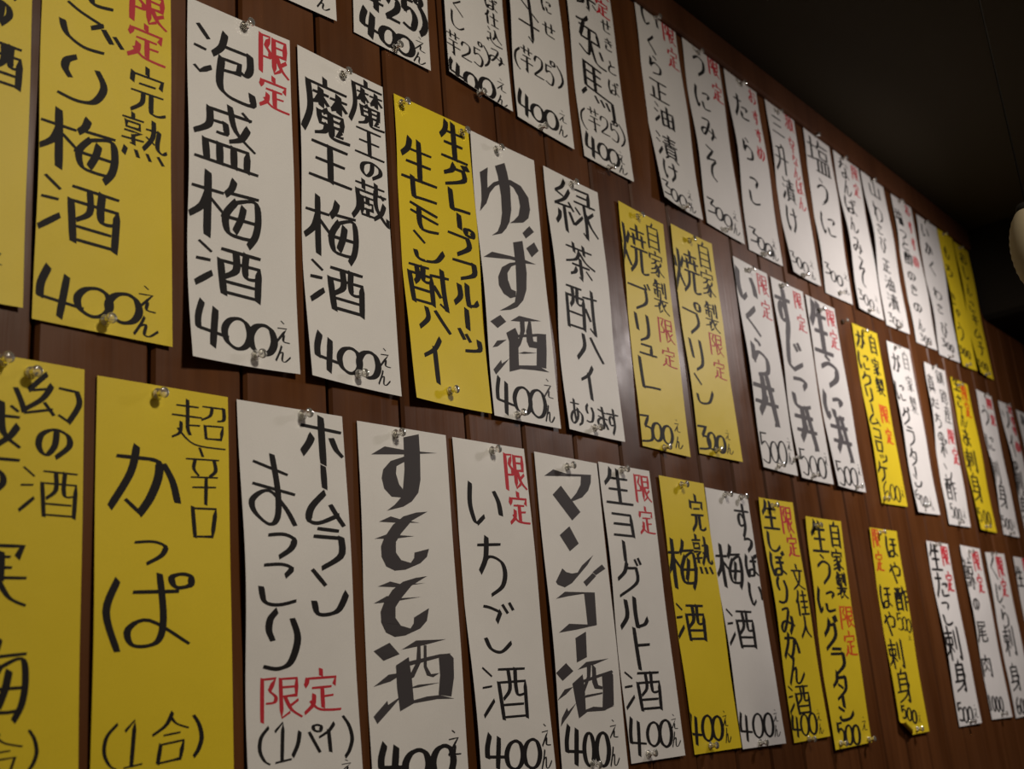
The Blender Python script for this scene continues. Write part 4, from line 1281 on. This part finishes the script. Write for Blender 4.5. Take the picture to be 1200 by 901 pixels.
class Ink:
    def __init__(self): self.v = []; self.f = []; self.k = 0

    def stroke(self, P, w):
        """P: points (a, b) in the sheet's plane, metres; w: nib width"""
        Q = [P[0]]
        for p in P[1:]:
            d = math.hypot(p[0] - Q[-1][0], p[1] - Q[-1][1])
            if d < 1e-5: continue
            n = max(1, int(d / 0.006))
            q0 = Q[-1]
            for j in range(1, n + 1):
                Q.append((q0[0] + (p[0] - q0[0]) * j / n, q0[1] + (p[1] - q0[1]) * j / n))
        if len(Q) < 2: return
        n = len(Q)
        base = len(self.v)
        self.k += 1
        lift = 0.00001 * (self.k % 12)
        for i, p in enumerate(Q):
            a = Vector(Q[max(0, i - 1)]); b = Vector(Q[min(n - 1, i + 1)])
            t = (b - a)
            if t.length < 1e-9: t = Vector((1, 0))
            t.normalize()
            nn = Vector((-t.y, t.x))
            wd = w * 1.18 * max(0.42, abs(t.x * NIB.y - t.y * NIB.x))
            if i in (0, n - 1): wd *= 0.88
            ext = 0.0
            if i == 0: ext = -0.22 * wd
            if i == n - 1: ext = 0.22 * wd
            sl = 0.16 * wd if i in (0, n - 1) else 0.0
            c = Vector(p) + t * ext
            self.v.append((*(c + nn * wd / 2 + t * sl), lift))
            self.v.append((*(c - nn * wd / 2 - t * sl), lift))
        for i in range(n - 1):
            a = base + 2 * i
            self.f.append((a, a + 1, a + 3, a + 2))

    def poly(self, P):
        bm = bmesh.new()
        vs = [bm.verts.new((x, y, 0)) for x, y in P]
        for tri in tessellate_polygon([[Vector((x, y, 0)) for x, y in P]]):
            try: bm.faces.new([vs[i] for i in tri])
            except ValueError: pass
        ys = [p[1] for p in P]
        y = math.ceil(min(ys) / 0.008) * 0.008
        while y < max(ys):
            bmesh.ops.bisect_plane(bm, geom=bm.verts[:] + bm.edges[:] + bm.faces[:], plane_co=(0, y, 0), plane_no=(0, 1, 0))
            y += 0.008
        self.k += 1
        lift = 0.00001 * (self.k % 12)
        bm.verts.index_update()
        base = len(self.v)
        self.v += [(q.co.x, q.co.y, lift) for q in bm.verts]
        self.f += [tuple(base + q.index for q in fc.verts) for fc in bm.faces]
        bm.free()


def glyph(ink, ch, cx, cz, w, h, nib, ex, ed, rnd):
    if ch in 'えん': nib = min(nib, 0.115 * max(w, h))
    for curve, pts in GL[ch]:
        P = []
        for x, y in pts:
            x = (x - 50) / 100 * w; y = (y - 50) / 100 * h
            P.append((cx + ex[0] * x + ed[0] * y, cz + ex[1] * x + ed[1] * y))
        if curve and len(P) > 2: P = catmull(P)
        ink.stroke(P, nib * rnd.uniform(0.92, 1.08))


ROW = {'a': 'top row', 'b': 'top row', 'c': 'middle row', 'd': 'middle row', 'e': 'middle row', 'f': 'bottom row', 'g': 'bottom row'}
BOLD = {'c6': INKM, 'f4': INKM, 'f6': INKM, 'd1': INKG, 'd2': INKG, 'd3': INKG}
roots = {}
for n, colr, label, geo, kk, text in STRIPS:
    rnd = random.Random(n)
    tx, tz, ax, az, bx_, bz_ = [g / 1000 for g in geo]
    e1 = Vector((ax, az)); e2 = Vector((bx_, bz_)); TL = Vector((tx, tz))
    det = e1.x * e2.y - e1.y * e2.x
    org = TL + e1 * 0.5
    curl = n == 'g3'

    def place(a, b, lift, off=0.0):
        """point on the sheet -> world (relative to the top centre of the strip)"""
        d = Vector((a, b)) - TL
        u = (d.x * e2.y - d.y * e2.x) / det
        vv = (e1.x * d.y - e1.y * d.x) / det
        D = bow(min(1.0, max(0.0, u)), min(1.0, max(0.0, vv)), *kk)
        x, z = a - org.x, b - org.y
        y = -D - lift - off
        if curl:                                  # bottom left corner rolled forward
            W, H = e1.length, e2.length
            q = (1 - u * W / 0.054 - (1 - vv) * H / 0.028) * 0.0245
            if q > 0:
                r_ = 0.0042
                th = min(q / r_, 4.2)
                gone = q - r_ * math.sin(th)
                x += gone * 0.46; z += gone * 0.89
                y -= r_ * (1 - math.cos(th))
        return (x, y, z)

    root = bpy.data.objects.new('menu_strip', None)
    C.objects.link(root)
    root.location = (org.x, 0, org.y)
    root.empty_display_size = 0.05
    root['label'] = label
    root['category'] = 'menu strip'
    root['group'] = 'handwritten menu strips in the ' + ROW[n[0]]
    roots[n] = root
    nu, nv = (24, 120) if curl else (8, 36)
    vs, fs = [], []
    for side in (0, 1):
        for j in range(nv + 1):
            for i in range(nu + 1):
                P = TL + e1 * (i / nu) + e2 * (j / nv)
                vs.append(place(P.x, P.y, 0.0002 * (1 - side)))
    m1 = nu + 1
    N1 = m1 * (nv + 1)
    for j in range(nv):
        for i in range(nu):
            a = j * m1 + i
            fs.append((a, a + m1, a + m1 + 1, a + 1))
            fs.append((N1 + a, N1 + a + 1, N1 + a + m1 + 1, N1 + a + m1))
    nsm = len(fs)
    # cut edge of the paper, with its own vertices so that the faces stay crisp
    rim = [i for i in range(nu + 1)] + [j * m1 + nu for j in range(1, nv + 1)] + \
          [nv * m1 + i for i in range(nu - 1, -1, -1)] + [j * m1 for j in range(nv - 1, 0, -1)]
    nb = len(vs)
    for r in rim: vs.append(vs[r])
    for r in rim: vs.append(vs[N1 + r])
    nr = len(rim)
    fs += [(nb + k, nb + (k + 1) % nr, nb + nr + (k + 1) % nr, nb + nr + k) for k in range(nr)]
    me = mesh('sheet', vs, fs)
    me.polygons.foreach_set('use_smooth', [True] * nsm + [False] * nr)
    sheet = link('sheet', me, WHITE if colr == 'w' else YELLOW, root)
    ex = e1.normalized(); ed = e2.normalized()
    ex = Vector((1, 0)) * 0.6 + ex * 0.4
    inks = {'g': Ink(), 's': Ink(), 'n': Ink(), 'r': Ink(), 'o': Ink()}
    big = max([float(l.split()[4]) for l in text.strip().split('\n') if l[:2] == 'g '] or [0])
    for line in text.strip().split('\n'):
        t = line.split()
        if not t: continue
        if t[0] == 'p':
            inks['g'].poly([tuple(float(c) / 1000 for c in q.split(',')) for q in t[1:]])
        else:
            vals = [float(q) / 1000 for q in t[2:]]
            key = t[0]
            if key == 'g':
                if t[1] in '0123456°()芋合えん' and (t[1] not in 'えん' or vals[3] < 0.022): key = 'n'
                elif vals[2] * 1000 < 0.55 * big and t[1] not in 'ーりリンっュッくし': key = 's'
            glyph(inks[key], t[1], vals[0], vals[1], vals[2], vals[3], vals[4], ex, ed, rnd)
    for key, nm, mm in (('g', 'dish_name', BOLD.get(n, INK)), ('s', 'side_lettering', INK), ('n', 'price', INK), ('r', 'red_lettering', RED), ('o', 'orange_lettering', ORANGE)):
        ik = inks[key]
        if not ik.f: continue
        # ink stays on the sheet
        pts = []
        for a, b, lift in ik.v:
            d = Vector((a, b)) - TL
            u = min(0.998, max(0.002, (d.x * e2.y - d.y * e2.x) / det))
            vv = min(0.999, max(0.001, (e1.x * d.y - e1.y * d.x) / det))
            P = TL + e1 * u + e2 * vv
            pts.append(place(P.x, P.y, lift, 0.00032))
        link(nm, mesh(nm, pts, ik.f), mm, root)

# ---------------------------------------------------------------- pins
# clear plastic head: flange by the paper, waist, grip and domed end; axis z points out of the wall
PIN = lathe([(0, 0.0004), (0.0045, 0.0004), (0.0050, 0.0009), (0.0050, 0.0018), (0.0043, 0.0025), (0.0030, 0.0035),
             (0.0027, 0.0060), (0.0031, 0.0080), (0.0043, 0.0094), (0.0048, 0.0104), (0.0046, 0.0114),
             (0.0034, 0.0122), (0.0016, 0.0125), (0, 0.0125)], 18, 'pin_head')
PIN.materials.append(CLEAR)
NEEDLE = lathe([(0, -0.0095), (0.0005, -0.0065), (0.00055, 0.0040), (0, 0.0041)], 8, 'needle')
NEEDLE.materials.append(STEEL)
WORD = {'t': 'top edge', 'b': 'bottom edge', 'l': 'top left', 'r': 'top right', 'l2': 'bottom left corner', 'r2': 'bottom right corner'}
PINLAB = {'a1': 'scrap strip cut by the top edge',
          'a2': 'boldest 400 strip in the top row',
          'a3': 'curled 400 strip in the top row',
          'a4': 'cross-shaped kanji strip',
          'a5': 'rabbit and horse strip',
          'a6': 'soy-pickled salmon roe strip',
          'a7': 'sea urchin miso strip',
          'a8': 'cod roe strip',
          'a9': 'sansho pickle strip',
          'b1': 'salted sea urchin strip',
          'b2': 'pepper miso strip',
          'b3': 'mountain wasabi strip',
          'b4': 'top row strip third left of the yellow pair',
          'b5': 'white strip touching the yellow pair',
          'b6': 'left one of the yellow pair',
          'b7': 'rightmost top row strip',
          'c2': 'cloudy plum wine strip',
          'c3': 'foaming plum wine strip',
          'c4': 'two column plum wine strip',
          'c5': 'yellow grapefruit strip',
          'c6': 'bold yuzu wine strip',
          'c7': 'green tea highball strip',
          'c8': 'yellow brulee strip',
          'c9': 'yellow pudding strip',
          'd1': 'left roe bowl strip',
          'd2': 'middle roe bowl strip',
          'd3': 'sea urchin bowl strip',
          'd4': 'yellow croquette strip',
          'd5': 'crab gratin strip',
          'd6': 'white strip left of the last middle yellow',
          'd7': 'last yellow strip, middle row',
          'd8': 'sea urchin sashimi strip',
          'd9': 'strip second from the right edge',
          'f1': 'lower left corner strip',
          'f2': 'large kana yellow strip',
          'f3': 'two column white strip, bottom row',
          'f4': 'boldest plum liqueur strip',
          'f5': 'strawberry wine strip',
          'f6': 'mango wine strip',
          'f7': 'yogurt wine strip',
          'f8': 'yellow ripe plum strip',
          'f9': 'sour plum wine strip',
          'g1': 'yellow mandarin wine strip',
          'g2': 'yellow sea urchin gratin strip',
          'g3': 'rolled-corner yellow strip',
          'g4': 'octopus sashimi strip',
          'g5': 'strip priced 1000',
          'g6': 'whale sashimi strip'}
rnd = random.Random(5)
lab = {n: l for n, c, l, *_ in STRIPS}
for line in PINS.strip().split('\n'):
    n, k, x, z, d = line.split()
    x, z, d = float(x) / 1000, float(z) / 1000, float(d) / 1000
    o = bpy.data.objects.new('pushpin', None)
    C.objects.link(o)
    o.empty_display_size = 0.01
    o.location = (x, -d, z)
    o.rotation_euler = (math.pi / 2 + rnd.uniform(-0.09, 0.13), rnd.uniform(-0.08, 0.08), 0)
    link('pin_head', PIN, None, o)
    link('needle', NEEDLE, None, o)
    if k == 'w':
        o['label'] = ('clear pushpin stuck in bare board, left above the yellow croquette strip' if n == 'xx'
                      else 'clear pushpin in the gap between the left and middle roe bowl strips')
    else:
        o['label'] = 'clear pushpin, %s of the %s' % (WORD[k], PINLAB[n] if n in PINLAB else lab[n])
    o['category'] = 'pushpin'
    o['group'] = 'clear pushpins on the board wall'

# ---------------------------------------------------------------- lantern at the far end
CREAM_LOC = (1.2343, -0.55, 1.6362)
def hang(name, label, cat, loc, prof, m, cordtop, squash=1.0, ribs=None):
    o = bpy.data.objects.new(name, None)
    C.objects.link(o)
    o.location = loc
    o['label'] = label
    o['category'] = cat
    link('shade', lathe(prof, 40, 'shade', squash), m, o)
    h0 = max(h for r, h in prof)
    link('cord', lathe([(0, h0 - 0.01), (0.0011, h0 - 0.01), (0.0011, cordtop - loc[2]), (0, cordtop - loc[2])], 8, 'cord'), HOOD, o)
    link('cap', lathe([(0, h0 + 0.006), (0.009, h0 + 0.006), (0.011, h0), (0.011, h0 - 0.006), (0, h0 - 0.006)], 20, 'cap'), HOOD, o)
    return o


CP = []
for i in range(25):
    t = -1 + 2 * i / 24
    r = 0.025 * math.sqrt(max(0, 1 - (t * 0.93) ** 2))
    CP.append((r * (1.0 if i % 2 else 0.97), t * 0.047))
CP = [(0, -0.047)] + CP + [(0, 0.047)]
hang('hanging_lantern', 'small cream lantern cut by the right edge of the picture', 'lantern', CREAM_LOC, CP, CREAM, CEIL)
